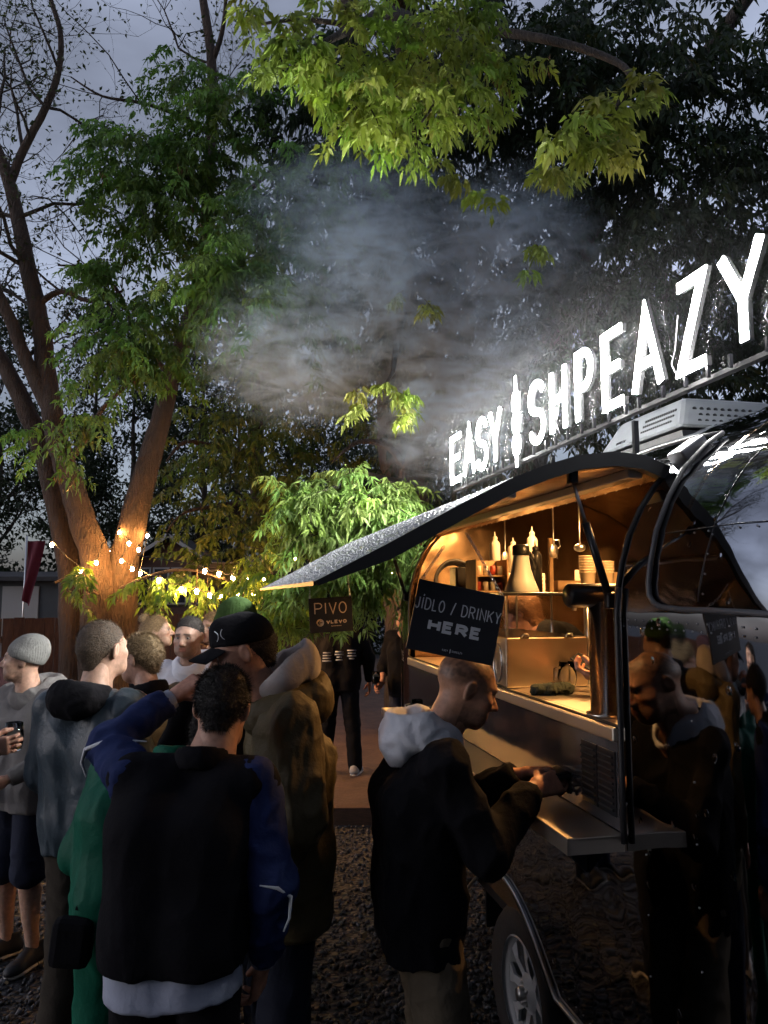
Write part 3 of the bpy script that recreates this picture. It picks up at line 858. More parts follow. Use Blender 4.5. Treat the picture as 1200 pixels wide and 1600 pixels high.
def cloth(name, col, rough=0.85, var=0.2, bump=0.18, bscale=70, sheen=0.0, **k):
    m = mk(name, col, rough, var=var, vscale=7, bump=bump, bscale=bscale, sheen=sheen, **{'spec': .12, **k})
    n, l = m.node_tree.nodes, m.node_tree.links; b = n['Principled BSDF']; t = n.new('ShaderNodeTexCoord'); q = n.new('ShaderNodeMapping'); q.inputs['Scale'].default_value = (1.0, 1.0, .55); q.inputs['Rotation'].default_value = (.3, .35, 0)
    z = n.new('ShaderNodeTexNoise'); z.noise_type = 'RIDGED_MULTIFRACTAL'; z.inputs['Scale'].default_value = 6.5; z.inputs['Detail'].default_value = 2.5; z.inputs['Distortion'].default_value = .7
    l.new(t.outputs['Object'], q.inputs['Vector']); l.new(q.outputs[0], z.inputs['Vector']); u = n.new('ShaderNodeBump'); u.inputs['Strength'].default_value = .55; u.inputs['Distance'].default_value = .012
    old = b.inputs['Normal'].links[0].from_node; l.new(z.outputs['Fac'], u.inputs['Height']); l.new(old.outputs[0], u.inputs['Normal']); l.new(u.outputs[0], b.inputs['Normal'])
    return m

SKIN = np.array((0.40, 0.225, 0.155))

def head_field(vox=0.0052, thick=1.0, ears=True, nose=1.0, jaw=1.0):
    F = Field((-.115, -.135, -.18), (.115, .155, .14), vox)
    F.ell((0, -.014, .032), (.078, .098, .084), .0); F.ell((0, .03, -.02), (.066, .072, .092), .04)
    F.ell((0, .04, -.072), (.052 * jaw, .052, .045), .03); F.ell((0, .076, -.102), (.022, .018, .017), .025)
    F.cone((-.036, .086, .022), (.036, .086, .022), .011, .011, .02)
    for s in (-1, 1):
        F.ell((s * .046, .066, -.022), (.022, .022, .018), .025)
        F.ell((s * .033, .104, .004), (.019, .016, .013), .014, 'sub')
        F.ell((s * .042, .06, -.075), (.02, .026, .03), .03)
    F.cone((0, .092, .008), (0, .112 + .008 * nose, -.030), .008, .0125, .014)
    for s in (-1, 1): F.ell((s * .012, .104, -.036), (.009, .011, .008), .010)
    F.cone((-.018, .093, -.0605), (.018, .093, -.0605), .0055, .0055, .010); F.cone((-.016, .091, -.073), (.016, .091, -.073), .0068, .0068, .010)
    F.cone((-.021, .102, -.0665), (.021, .102, -.0665), .0025, .0025, .004, 'sub')
    if ears:
        for s in (-1, 1):
            R = rotm(s * 22, -8, s * 8)
            F.ell((s * .080, -.008, -.004), (.0095, .020, .033), .006, R=R); F.ell((s * .091, -.004, .002), (.007, .010, .018), .006, 'sub', R=R)
    F.cone((0, -.018, -.06), (0, -.03, -.18), .056 * thick, .060 * thick, .03)
    return F

def head_colours(skin, hair, stubble=0.0, brows=1.0, scalp=0.0):
    skin = np.array(skin); hair = np.array(hair)
    def f(V):
        x, y, z = V.T; C = np.repeat(skin[None], len(V), 0) * (1 + 0.10 * vnoise(V * 40, 3))[:, None]
        def mixin(col, w):
            nonlocal C
            w = np.clip(w, 0, 1)[:, None]; C = C * (1 - w) + np.array(col)[None] * w
        sm = lambda e0, e1, v: np.clip((v - e0) / (e1 - e0), 0, 1)
        red = skin * np.array((1.12, .78, .72))
        mixin(red, .5 * sm(.03, 0, np.sqrt((np.abs(x) - .045) ** 2 + (z + .03) ** 2)) * (y > .03))
        mixin(red, .6 * sm(.02, .005, np.sqrt(x ** 2 + (z + .03) ** 2)) * (y > .1))
        mixin(skin * np.array((.95, .55, .5)), .8 * (np.abs(x) < .023) * (y > .08) * sm(.016, .008, np.abs(z + .067)))
        mixin(hair, .85 * brows * (np.abs(x) > .010) * sm(.054, .046, np.abs(x)) * (y > .05) * sm(.0075, .003, np.abs(z - .026 + .12 * (np.abs(x) - .03) ** 1)))
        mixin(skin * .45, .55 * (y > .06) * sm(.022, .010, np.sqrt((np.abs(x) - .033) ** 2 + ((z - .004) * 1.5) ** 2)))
        if stubble:
            b = sm(-.035, -.06, z + .35 * np.clip(np.abs(x) - .05, 0, 1)) * (y > -.01) * (z > -.125) * (1 - .8 * (np.abs(x) < .02) * sm(.014, .006, np.abs(z + .067)))
            mixin(hair, stubble * b * (.75 + .35 * vnoise(V * 150, 4)))
        if scalp:
            b = sm(.02, .055, z + .55 * np.clip(.02 - y, 0, .06) - .9 * np.clip(y - .045, 0, 1)); mixin(hair, scalp * b * (.8 + .3 * vnoise(V * 120, 8)))
        return np.clip(C, 0.004, 1)
    return f

def hair_field(kind, vox=0.006):
    """hair shells in head space"""
    F = Field((-.13, -.17, -.20), (.13, .14, .16), vox)
    if kind in ('short', 'crop', 'fade'):
        o = {'short': .010, 'crop': .003, 'fade': .005}[kind]
        F.ell((0, -.016, .036), (.078 + o * .6, .099 + o, .086 + o), 0)
        F.cone((0, -.07, 0), (0, -.062, -.075), .05 + o * .3, .035, .03)
        F.plane((0, .062, .05), (0, .85, -.55))
        F.ell((0, .115, -.035), (.10, .075, .085), .01, 'sub')
        for s in (-1, 1): F.ell((s * .088, .012, -.035), (.025, .046, .05), .012, 'sub')
        F.plane((0, 0, -.068), (0, .12, -1))
    elif kind in ('long', 'bun'):
        F.ell((0, -.018, .036), (.088, .110, .094), 0); F.cone((0, -.05, .0), (0, -.045, -.09), .082, .055, .03)
        F.plane((0, .060, .05), (0, .9, -.45)); F.ell((0, .115, -.035), (.10, .085, .095), .01, 'sub')
        for s in (-1, 1): F.ell((s * .09, .02, -.05), (.024, .04, .05), .012, 'sub')
        if kind == 'bun': F.ell((0, -.09, .115), (.042, .042, .038), .012)
        else: F.cone((0, -.06, -.05), (0, -.075, -.19), .075, .05, .03)
    return F

def hand_field(curl=35, spread=5, thumb=25, grip=0, vox=0.0034, squash=1.0):
    """hand in its own space: wrist at origin, fingers +Y, palm towards -Z, thumb at +X"""
    F = Field((-.075, -.05, -.12), (.10, .21, .07), vox)
    F.cone((0, -.05, 0), (0, .01, 0), .027, .026, .0, sq=((0, 0, 1), 1.25))
    for x in (-.027, -.009, .009, .027): F.cone((x * .7, .005, 0), (x, .085, -.002), .017, .0135, .012)
    L = [(.026, .038, .024, .019), (.0085, .043, .028, .021), (-.0095, .040, .026, .020), (-.027, .031, .020, .017)]
    for i, (x, a, b, c) in enumerate(L):
        p = np.array((x, .086 - .004 * abs(i - 1), -.002)); ang = math.radians(curl * .55); sx = math.radians(spread * (1 - i * .66))
        r = .0105 - .0007 * i
        for q, ln in enumerate((a, b, c)):
            d = np.array((math.sin(sx), math.cos(ang), -math.sin(ang))); e = p + d / np.linalg.norm(d) * ln
            F.cone(p, e, r, r * .90, .004); p = e; r *= .90; ang += math.radians(curl * (1.0 if q == 0 else .8))
    p = np.array((.022, .022, -.006)); dirs = [(.75, .62, -.25), (.42, .85, -.35), (.15, .9, -.42)]
    th = math.radians(thumb)
    for (d, ln, r0, r1) in zip(dirs, (.042, .034, .027), (.0165, .0125, .0115), (.0130, .0112, .0095)):
        d = np.array(d, float); d[0] -= .9 * math.sin(th) * .5; d[2] -= math.sin(th) * .6; d /= np.linalg.norm(d); e = p + d * ln
        F.cone(p, e, r0, r1, .006); p = e
    return F

def shoe_fields():
    A = Field((-.07, -.12, -.02), (.07, .22, .16), .0075)
    A.cone((0, -.04, .05), (0, .12, .038), .044, .040, .0, sq=((1, 0, 0), .95)); A.cone((0, -.045, .05), (0, -.03, .115), .042, .040, .03); A.ell((0, .14, .035), (.046, .06, .036), .02)
    A.cone((0, .02, .085), (0, .06, .07), .030, .03, .03); A.plane((0, 0, .024), (0, 0, -1)); A.ell((0, -.03, .145), (.034, .04, .03), .01, 'sub')
    B = Field((-.08, -.13, -.01), (.08, .24, .05), .0075)
    B.cone((0, -.045, .014), (0, .14, .014), .046, .052, .0, sq=((0, 0, 1), 3.2)); B.plane((0, 0, .0), (0, 0, -1)); B.plane((0, 0, .028), (0, 0, 1))
    return A, B
_A, _B = shoe_fields(); SHOE = _A.mesh(); SOLE = _B.mesh()

DEF = dict(hipL=(-.09, 0, .93), hipR=(.09, 0, .93), kneeL=(-.10, .03, .50), kneeR=(.10, .03, .50), ankL=(-.11, -.02, .09), ankR=(.11, -.02, .09),
           pelvis=(0, 0, .98), chest=(0, -.01, 1.28), neck=(0, -.02, 1.50), shL=(-.185, -.02, 1.43), shR=(.185, -.02, 1.43),
           elL=(-.235, -.05, 1.14), elR=(.235, -.05, 1.14), wrL=(-.22, .09, .91), wrR=(.22, .09, .91), head=(0, .02, 1.65),
           hd=(0, 0, 0), toeL=-12, toeR=12)

def person(loc, yaw, label, pose={}, scale=1.0, skin=SKIN, hair=(.03, .02, .012), hairkind='short', stubble=0.0, scalp=0.0, group=None,
           top=None, bottom_=None, shoes='shoe_dark', hands=('L', 'R'), handpose={}, vox=0.012, hvox=0.0055, seed=1, eyes=True, jaw=1.0, thick=1.0, extra=None, legs=True, fold=0.007):
    """one figure; the body is a single mesh and clothing, hair and eyes are its children"""
    J = {k: (np.array(v, float) if isinstance(v, tuple) else v) for k, v in {**DEF, **pose}.items()}
    S = Matrix.Rotation(math.radians(yaw), 3, 'Z')
    # ---- body
    VV, QQ, CC = [], [], []; nv = 0
    def put(V, Q, C):
        nonlocal nv
        VV.append(V); QQ.append(Q + nv); CC.append(C); nv += len(V)
    lo = np.min([J[k] for k in J if isinstance(J[k], np.ndarray) and k != 'hd'], axis=0) - .2; hi = np.max([J[k] for k in J if isinstance(J[k], np.ndarray) and k != 'hd'], axis=0) + .2
    lo[2] = max(lo[2], 0.0)
    B = Field(lo, hi, max(vox, .013))
    w = np.array((.055, 0, 0)); sw = J['shR'] - J['shL']; sw = sw / np.linalg.norm(sw)
    for s in (-1, 1):
        B.cone(J['pelvis'] + s * w, J['chest'] + s * sw * .06, .095, .100, .04); B.cone(J['chest'] + s * sw * .06, J['neck'] + s * sw * .06 - (0, 0, .08), .10, .07, .05)
        sd = 'R' if s > 0 else 'L'
        B.cone(J['sh' + sd], J['el' + sd], .050, .040, .03); B.cone(J['el' + sd], J['wr' + sd], .040, .027, .02); B.cone(J['neck'] - (0, 0, .05), J['sh' + sd], .055, .055, .04)
        B.cone(J['hip' + sd], J['knee' + sd], .080, .055, .04); B.cone(J['knee' + sd], J['ank' + sd], .053, .036, .02)
        B.cone(J['knee' + sd] * .75 + J['ank' + sd] * .25 - (0, .015, 0), J['knee' + sd] * .4 + J['ank' + sd] * .6, .052, .036, .03)
    B.cone(J['neck'] - (0, 0, .04), J['head'] - (0, .02, .05), .060 * thick, .054 * thick, .03)
    V, Q = B.mesh(); V = relax(V, Q, 1); put(V, Q, np.repeat(np.array(skin)[None], len(V), 0))
    hy, hp, hr = J['hd']; HR = rotm(hy, hp, hr)
    H = head_field(hvox, thick, jaw=jaw); V, Q = H.mesh(); V = relax(V, Q, 1, .3); C = head_colours(skin, hair, stubble, scalp=scalp)(V)
    put(V @ HR.T + J['head'], Q, C)
    hand_at = {}
    for sd in hands:
        hp_ = dict(curl=30, yaw=0, pitch=-60, roll=0, thumb=20, dir=None, palm=None); hp_.update(handpose.get(sd, {}))
        HF = hand_field(hp_['curl'], thumb=hp_['thumb']); V, Q = HF.mesh(); V = relax(V, Q, 1, .3)
        if sd == 'R': V = V * np.array((-1, 1, 1)); Q = Q[:, ::-1]
        y = np.array(hp_['dir'], float) if hp_['dir'] is not None else (J['wr' + sd] - J['el' + sd]); y = y / np.linalg.norm(y)
        pn = np.array(hp_['palm'], float) if hp_['palm'] is not None else np.array((1.0 if sd == 'L' else -1.0, 0, 0)); z = -pn; z = z - y * (z @ y); z /= np.linalg.norm(z); x = np.cross(y, z)
        R = np.stack([x, y, z], axis=1); hand_at[sd] = R
        V = V @ R.T + J['wr' + sd] + y * .03; nz = vnoise(V * 60, 5)
        put(V, Q, np.array(skin)[None] * np.array((1.05, .93, .9)) * (1 + .1 * nz)[:, None])
    V = np.concatenate(VV); Q = np.concatenate(QQ); C = np.concatenate(CC)
    me = np_mesh('person', V * scale, Q); ca = me.color_attributes.new('tint', 'FLOAT_COLOR', 'POINT')
    ca.data.foreach_set('color', np.concatenate([C, np.ones((len(C), 1))], axis=1).astype(np.float32).ravel())
    o = link('person', me, 'skin'); o.location = loc; o.rotation_euler = (0, 0, math.radians(yaw)); tag(o, label, 'person', group)
    def child(name, V, Q, mat, colf=None, par=None):
        me = np_mesh(name, V * scale, Q)
        if colf is not None:
            a_ = me.color_attributes.new('tint', 'FLOAT_COLOR', 'POINT'); a_.data.foreach_set('color', np.concatenate([colf, np.ones((len(V), 1))], axis=1).astype(np.float32).ravel())
        return link(name, me, mat, par or o)
    if eyes:
        for s in (-1, 1):
            mb = MB(); mb.sphere((0, 0, 0), .0128, 14, 10); me = mb.mesh(); v = np.array([p for p in mb.v])
            col = np.where(v[:, 1:2] > .0105, np.array((.02, .012, .008)), np.array((.55, .52, .48)))
            v = (v + np.array((s * .032, .0795, .003))) @ HR.T + J['head']
            child('eye', v, np.array([f for f in mb.f]), 'eye', col)
    if hairkind:
        F = hair_field(hairkind); V, Q = F.mesh(); V = relax(V, Q, 1, .4); N = vnormals(V, Q)
        ha = {'short': 1.0, 'long': 1.2, 'bun': .8}.get(hairkind, .35); V = V + N * (ha * (.0022 * vnoise(V * np.array((190, 90, 190)), seed) + .002 * vnoise(V * 60, seed + 2)))[:, None]
        rgh = np.random.default_rng(seed); ns = {'short': 7000, 'long': 7000, 'bun': 7000}.get(hairkind, 4500); ln0 = {'short': .013, 'long': .03, 'bun': .02}.get(hairkind, .006)
        fi = rgh.integers(0, len(Q), ns); wt = rgh.random((ns, 4)) + .05; wt /= wt.sum(1, keepdims=True); Pp = (V[Q[fi]] * wt[:, :, None]).sum(1); Nn = vnormals(V, Q)[Q[fi, 0]]
        flow = np.stack([.5 * np.sin(Pp[:, 1] * 40 + seed), -.35 + .9 * (Pp[:, 1] > .03), -.75 + 0 * Pp[:, 0]], axis=1); flow = flow - Nn * (flow * Nn).sum(1, keepdims=True)
        lift = .55 if hairkind in ('short', 'fade', 'crop') else .15
        Dd = flow * (1 - lift) + Nn * lift + rgh.normal(size=(ns, 3)) * .22; Dd /= np.linalg.norm(Dd, axis=1, keepdims=True); ll = (ln0 * (.5 + rgh.random(ns)))[:, None]; sd_ = np.cross(Dd, Nn); sd_ /= np.maximum(np.linalg.norm(sd_, axis=1, keepdims=True), 1e-6); wd = .0011
        SV = np.stack([Pp - sd_ * wd, Pp + sd_ * wd, Pp + Dd * ll + sd_ * wd * .25, Pp + Dd * ll - sd_ * wd * .25], axis=1).reshape(-1, 3); SQ = np.arange(ns * 4).reshape(-1, 4) + len(V)
        V = np.concatenate([V, SV]); Q = np.concatenate([Q, SQ])
        child('hair', V @ HR.T + J['head'], Q, hairmat(hair))
    # ---- clothing
    if top:
        t = dict(mat='cloth', sleeve=None, sleevemat=None, off=.022, hem=.86, hemtilt=0, short=False, hood=None, collar=None, wide=1.0, cuff=None, sleevecut=1.0); t.update(top)
        of = t['off']
        def torso(F, of):
            for s in (-1, 1):
                sd = 'R' if s > 0 else 'L'; lowp = J['pelvis'] + (J['pelvis'] - J['chest']) * .6
                F.cone(lowp + s * w * 1.2 * t['wide'], J['pelvis'] + s * w * 1.2 * t['wide'], .100 + of, .098 + of, .04)
                F.cone(J['pelvis'] + s * w * 1.2 * t['wide'], J['chest'] + s * sw * .075 * t['wide'], .10 + of, .105 + of, .05); F.cone(J['chest'] + s * sw * .075, J['neck'] + s * sw * .08 - (0, 0, .10), .103 + of * .8, .070 + of * .4, .05)
                F.cone(J['neck'] - (0, 0, .05), J['sh' + sd] * .95 + J['neck'] * .05, .052 + of * .4, .044 + of * .5, .03); F.cone(J['chest'] * .35 + J['sh' + sd] * .65, J['sh' + sd], .066 + of * .8, .048 + of * .6, .05)
        def arms(F, of, sides=('L', 'R')):
            for sd in sides:
                a, b, c = J['sh' + sd], J['el' + sd], J['wr' + sd]; c = b + (c - b) * t['sleevecut']
                F.cone(a, b, .052 + of * .75, .044 + of * .8, .03); F.cone(b, c, .044 + of * .8, .033 + of * .6, .03, clip=(c, c - b))
        hemn = (0, math.tan(math.radians(t['hemtilt'])), -1)
        if t['sleeve']:      # sleeves of another cloth: their own mesh
            F = Field(lo - .05, hi + .05, vox); torso(F, of); F.plane((0, 0, t['hem']), hemn)
            V, Q = F.mesh(); V = folds(relax(V, Q, 1), Q, fold, seed, 7, (1, 1, .5)); child('vest', V, Q, t['mat'])
            for sd in ('L', 'R'):
                F = Field(lo - .05, hi + .05, vox); arms(F, of - .004, (sd,)); V, Q = F.mesh(); V = folds(relax(V, Q, 1), Q, fold * 1.5, seed + 3, 10, (1, 1, 1)); child('sleeve', V, Q, t['sleeve'])
        else:
            F = Field(lo - .05, hi + .05, vox); torso(F, of); arms(F, of); F.plane((0, 0, t['hem']), hemn)
            V, Q = F.mesh(); V = folds(relax(V, Q, 1), Q, fold, seed, 7.5, (1, 1, .6)); child(t.get('name', 'jacket'), V, Q, t['mat'])
        if t['collar']:
            F = Field(J['neck'] - .2, J['neck'] + .2, .009); R = rotm(0, -18, 0)
            F.torus(J['neck'] + (0, -.005, -.008), .074, .013, .0, rot=R, zs=.36); V, Q = F.mesh(); V = folds(relax(V, Q, 1), Q, .003, seed, 14); child('collar', V, Q, t['collar'])
        if t['hood']:
            F = Field(J['neck'] - (.26, .30, .25), J['neck'] + (.26, .22, .22), .0095); R = rotm(0, t.get('hoodtilt', -26), 0); hz = t.get('hoodsize', 1.0)
            hl = np.array((0, 0, t.get('hoodlift', -.03))); F.torus(J['neck'] + (0, -.012, .012) + hl, .086 * hz, .027 * hz, .0, rot=R, zs=.6); F.torus(J['neck'] + (0, -.03, -.012) + hl, .106 * hz, .030 * hz, .03, rot=R, zs=.7)
            F.ell(J['neck'] + np.array((0, -.12, -.02)) * hz, np.array((.115, .062, .088)) * hz, .04); F.ell(J['neck'] + np.array((0, -.075, .075)) * hz, np.array((.07, .06, .06)) * hz, .03, 'sub')
            F.cone(J['neck'] - (0, 0, .1), J['head'], .066, .066, .012, 'sub')
            V, Q = F.mesh(); V = folds(relax(V, Q, 1), Q, .007, seed + 9, 13, (1, 1, 1)); child('hood', V, Q, t['hood'])
        if t['cuff']:
            for sd in ('L', 'R'):
                b, c = J['el' + sd], J['wr' + sd]; d = (c - b) / np.linalg.norm(c - b); F = Field(c - .12, c + .12, .008)
                F.cone(c - d * .03, c + d * .022, .038, .036, 0, clip=(c + d * .022, d)); V, Q = F.mesh(); child('cuff', relax(V, Q), Q, t['cuff'])
    if bottom_ and legs:
        b = dict(mat='trouser', off=.022, cut=.09, hemw=1.0, waist=1.02); b.update(bottom_); of = b['off']
        F = Field(lo - .08, hi * (1, 1, 0) + np.array((.08, .08, 1.12)), vox)
        for s in (-1, 1):
            sd = 'R' if s > 0 else 'L'; h, k, a = J['hip' + sd], J['knee' + sd], J['ank' + sd]
            F.cone(J['pelvis'] + s * w * .8 + (0, 0, .05), h, .088 + of * .4, .082 + of * .6, .05)
            F.cone(h, k, .080 + of * .7, .058 + of, .04); F.cone(k, a + (0, 0, b['cut'] - .09), .058 + of, (.045 + of) * b['hemw'], .03, clip=((0, 0, b['cut'] if b['cut'] > .2 else .035), (0, 0, -1)))
        F.plane((0, 0, b['waist']), (0, 0, 1))
        V, Q = F.mesh(); V = folds(relax(V, Q, 1), Q, .008, seed + 4, 8, (1, 1, .8)); child(b.get('name', 'trousers'), V, Q, b['mat'])
    if shoes and legs:
        for sd, s in (('L', -1), ('R', 1)):
            a = J['ank' + sd]; R = rotm(-J['toe' + sd] if True else 0); basez = a[2] - .09
            for nm, (V, Q), mt in (('shoe', SHOE, shoes), ):
                c = child('shoe', V @ R.T + np.array((a[0], a[1], basez)), Q, mt); child('sole', SOLE[0] @ R.T + np.array((a[0], a[1], basez)), SOLE[1], 'sole_white' if shoes != 'shoe_all_black' else 'shoe_dark', par=c)
    return o, J, HR, hand_at, child

_HM = {}
def hairmat(c):
    k = tuple(round(float(q), 3) for q in c)
    if k not in _HM:
        nm = 'hair_%d' % len(_HM); mk(nm, k, 0.55, var=.5, vscale=120, bump=.5, bscale=260, stretch=(1, .5, 1)); _HM[k] = nm
    return _HM[k]
mk('shoe_dark', (.012, .012, .014), .55); mk('shoe_white', (.62, .62, .62), .5, var=.2, vscale=20); mk('shoe_grey', (.30, .29, .28), .6); mk('shoe_all_black', (.012, .012, .013), .5)
mk('sole_white', (.45, .42, .38), .6, var=.3, vscale=20)

# ------------------------------------------------------------------ clothing materials
cloth('black_jacket', (.005, .005, .007), .85); cloth('black_knit', (.007, .007, .009), .9); cloth('white_hoodie', (.74, .76, .82), .9)
cloth('beige_chino', (.13, .105, .075), .85); cloth('vest_black', (.004, .004, .006), .9); cloth('sleeve_blue', (.016, .026, .088), .85); cloth('tee_white', (.30, .33, .42), .85)
cloth('olive_shell', (.085, .065, .030), .6, spec=.3); cloth('grey_fleece', (.36, .33, .32), .95); cloth('jeans_dark', (.022, .026, .042), .85)
cloth('green_shell', (.004, .080, .048), .6); cloth('blue_grey_shell', (.045, .066, .085), .45, spec=.4); cloth('khaki_dark', (.050, .042, .034), .85)
cloth('grey_hoodie', (.18, .172, .168), .95); cloth('beanie_grey', (.20, .20, .19), .95); cloth('navy_short', (.022, .026, .045), .85)
cloth('grey_jacket', (.09, .095, .09), .7); cloth('maroon_hood', (.035, .016, .018), .9); cloth('green_knit', (.045, .085, .025), .95); cloth('rust_top', (.12, .05, .03), .9)
cloth('apron_black', (.006, .006, .008), .85); cloth('silver_thread', (.50, .52, .56), .5)

def cap_parts(child, J, HR, mat, brim=True, logo=True, patch=None, knit=False, cuff=False):
    F = Field((-.13, -.16, -.04), (.13, .24, .17), .0065)
    if knit:
        F.ell((0, -.022, .045), (.092, .112, .095), 0); F.ell((0, -.045, .085), (.07, .08, .062), .04); F.plane((0, 0, .012), (0, .30, -1)); F.torus((0, -.015, .03), .090, .013, .012, rot=rotm(0, 17, 0), zs=.45)
        F.ell((0, .125, -.02), (.12, .06, .05), .01, 'sub')
    else:
        F.ell((0, -.012, .042), (.090, .110, .094), 0); F.cone((0, .05, .05), (0, .055, .095), .04, .035, .04); F.plane((0, 0, .030), (0, .12, -1))
    V, Q = F.mesh(); V = relax(V, Q, 1); N = vnormals(V, Q)
    if knit: V = V + N * (.0018 * np.sin(np.arctan2(V[:, 0], V[:, 1] + .02) * 46))[:, None]
    o = child('beanie' if knit else 'cap', V @ HR.T + J['head'], Q, mat)
    if brim and not knit:
        n = 18; vs = []
        for d in (0.0, .004):
            for i in range(n + 1):
                t = -1 + 2 * i / n; x = .078 * t
                for r in (0.0, .5, 1.0):
                    y0 = .085 * math.sqrt(max(0, 1 - (x / .095) ** 2)) + .005; y1 = .185 - .055 * t * t
                    y = y0 + (y1 - y0) * r; vs.append((x, y, .042 - .022 * t * t - .022 * r + d))
        f = []; m = 3
        for k in (0, 1):
            b = k * (n + 1) * m
            for i in range(n):
                for r in range(2):
                    q = (b + i * m + r, b + (i + 1) * m + r, b + (i + 1) * m + r + 1, b + i * m + r + 1); f.append(q if k else q[::-1])
        for i in range(n): a = i * m + 2; c = (n + 1) * m; f.append((a, a + m, a + m + c, a + c))
        child('brim', np.array(vs) @ HR.T + J['head'], np.array(f), mat, par=o)
    if logo:
        mb = MB()
        for s in (-1, 1):
            mb.tube([(.097, .052 + s * (.004 + .008 * (q * q)), .075 + .022 * q) if False else (.094 * .86 + .0, .062 + s * (.004 + .009 * q * q), .080 + .018 * q) for q in (-1, -.6, -.2, .2, .6, 1)], .0016, 5)
        v = np.array([tuple(p) for p in mb.v]); v[:, 0] *= -1; fq = np.array([f for f in mb.f if len(f) == 4])
        child('emblem', v @ HR.T + J['head'], fq, 'white_paint', par=o)
    return o

def placed(mb, name, mat, child, J, R, at):
    v = np.array([tuple(p) for p in mb.v]) @ R.T + at; return child(name, v, np.array([f for f in mb.f if len(f) == 4]), mat)

# ------------------------------------------------------------------ the man ordering at the shelf
pA, JA, HA, hA, cA = person((.150, 2.63, 0), -80, 'shaven-headed man in black jacket and white hood ordering at the trailer shelf',
    dict(head=(0, .13, 1.605), hd=(0, -22, 0), neck=(0, .02, 1.462), chest=(0, -.04, 1.24), shL=(-.19, .00, 1.39), shR=(.19, .00, 1.39), pelvis=(0, -.04, .96),
         elR=(.22, .13, 1.14), wrR=(.10, .315, 1.285), elL=(-.23, .15, 1.15), wrL=(-.07, .33, 1.295), hipL=(-.09, -.03, .92), hipR=(.09, -.03, .92)),
    skin=(.46, .25, .165), hair=(.035, .022, .016), hairkind=None, stubble=.65, scalp=.85, jaw=1.05, thick=1.08,
    top=dict(mat='black_jacket', off=0.028, hem=.79, hood='white_hoodie', hoodsize=1.02, hoodtilt=-36, hoodlift=.0, collar='black_jacket', wide=1.12), bottom_=dict(mat='beige_chino', off=0.025, hemw=1.1),
    handpose=dict(R=dict(dir=(-.35, .9, .10), palm=(-.75, -.2, -.55), curl=42), L=dict(dir=(.35, .9, .05), palm=(.6, -.2, -.7), curl=45)), vox=.009, hvox=.0045, seed=11, fold=.013)
mb = MB(); mb.box((0, 0, 0), (.10, .085, .012), bev=.004); mb.box((0, 0, .013), (.094, .08, .010), bev=.003)
wallet = mb.build('wallet', 'black_metal'); wallet.location = Vector(pA.location) + Matrix.Rotation(math.radians(-80), 3, 'Z') @ Vector((.01, .43, 1.305)); wallet.rotation_euler = (math.radians(10), 0, math.radians(-80))
tag(wallet, 'black wallet held in both hands of the man at the shelf', 'wallet')

# ------------------------------------------------------------------ group in the foreground
pB, JB, HB, hB, cB = person((-.605, 2.36, 0), -4, 'man seen from behind in black vest with blue sleeves raising his left hand',
    dict(head=(.075, .16, 1.555), hd=(8, -16, 4), neck=(.045, .07, 1.42), chest=(.01, .0, 1.22), shL=(-.165, .03, 1.365), shR=(.215, .04, 1.355), pelvis=(0, -.02, .95),
         elL=(-.305, .19, 1.435), wrL=(-.155, .31, 1.555), elR=(.285, -.02, 1.09), wrR=(.245, .05, .855), hipL=(-.1, -.01, .90), hipR=(.1, -.01, .90)),
    skin=(.40, .22, .15), hair=(.012, .010, .009), hairkind='short', thick=1.1,
    top=dict(mat='vest_black', sleeve='sleeve_blue', off=0.031, hem=.885, hemtilt=7, collar='vest_black', wide=1.15, cuff='tee_white'), bottom_=dict(mat='black_knit', off=0.022),
    handpose=dict(L=dict(dir=(.55, .35, .45), palm=(.5, .7, -.3), curl=45, thumb=30), R=dict(curl=40, palm=(-.9, .2, 0))), vox=.0105, seed=23, fold=0.0072)
F = Field((-.32, -.3, .70), (.32, .25, 1.0), .011)
for s in (-1, 1): F.cone((s * .072, -.02, .74), (s * .072, -.01, .99), .126, .122, .05)
F.plane((0, 0, .79), (.08, .10, -1)); F.plane((0, 0, .96), (0, 0, 1)); V, Q = F.mesh(); V = folds(relax(V, Q), Q, .006, 31, 8); cB('shirt_hem', V, Q, 'tee_white')
mb = MB(); e = Vector((-.305, .19, 1.435))
mb.tube([e + Vector(q) for q in ((.15, -.065, .020), (.09, -.085, .025), (.02, -.095, .020), (-.045, -.075, -.005), (-.065, -.055, -.05), (-.05, -.05, -.095))], [.002, .006, .008, .007, .005, .002], 6)
placed(mb, 'sleeve_stripe', 'silver_thread', cB, JB, np.eye(3), np.zeros(3))
mb = MB(); e = Vector((.285, -.02, 1.09))
mb.tube([e + Vector(q) for q in ((-.02, -.078, .02), (.03, -.072, .012), (.062, -.045, -.02), (.06, -.05, -.075), (.045, -.055, -.11))], [.002, .005, .006, .004, .002], 6)
placed(mb, 'sleeve_stripe', 'silver_thread', cB, JB, np.eye(3), np.zeros(3))

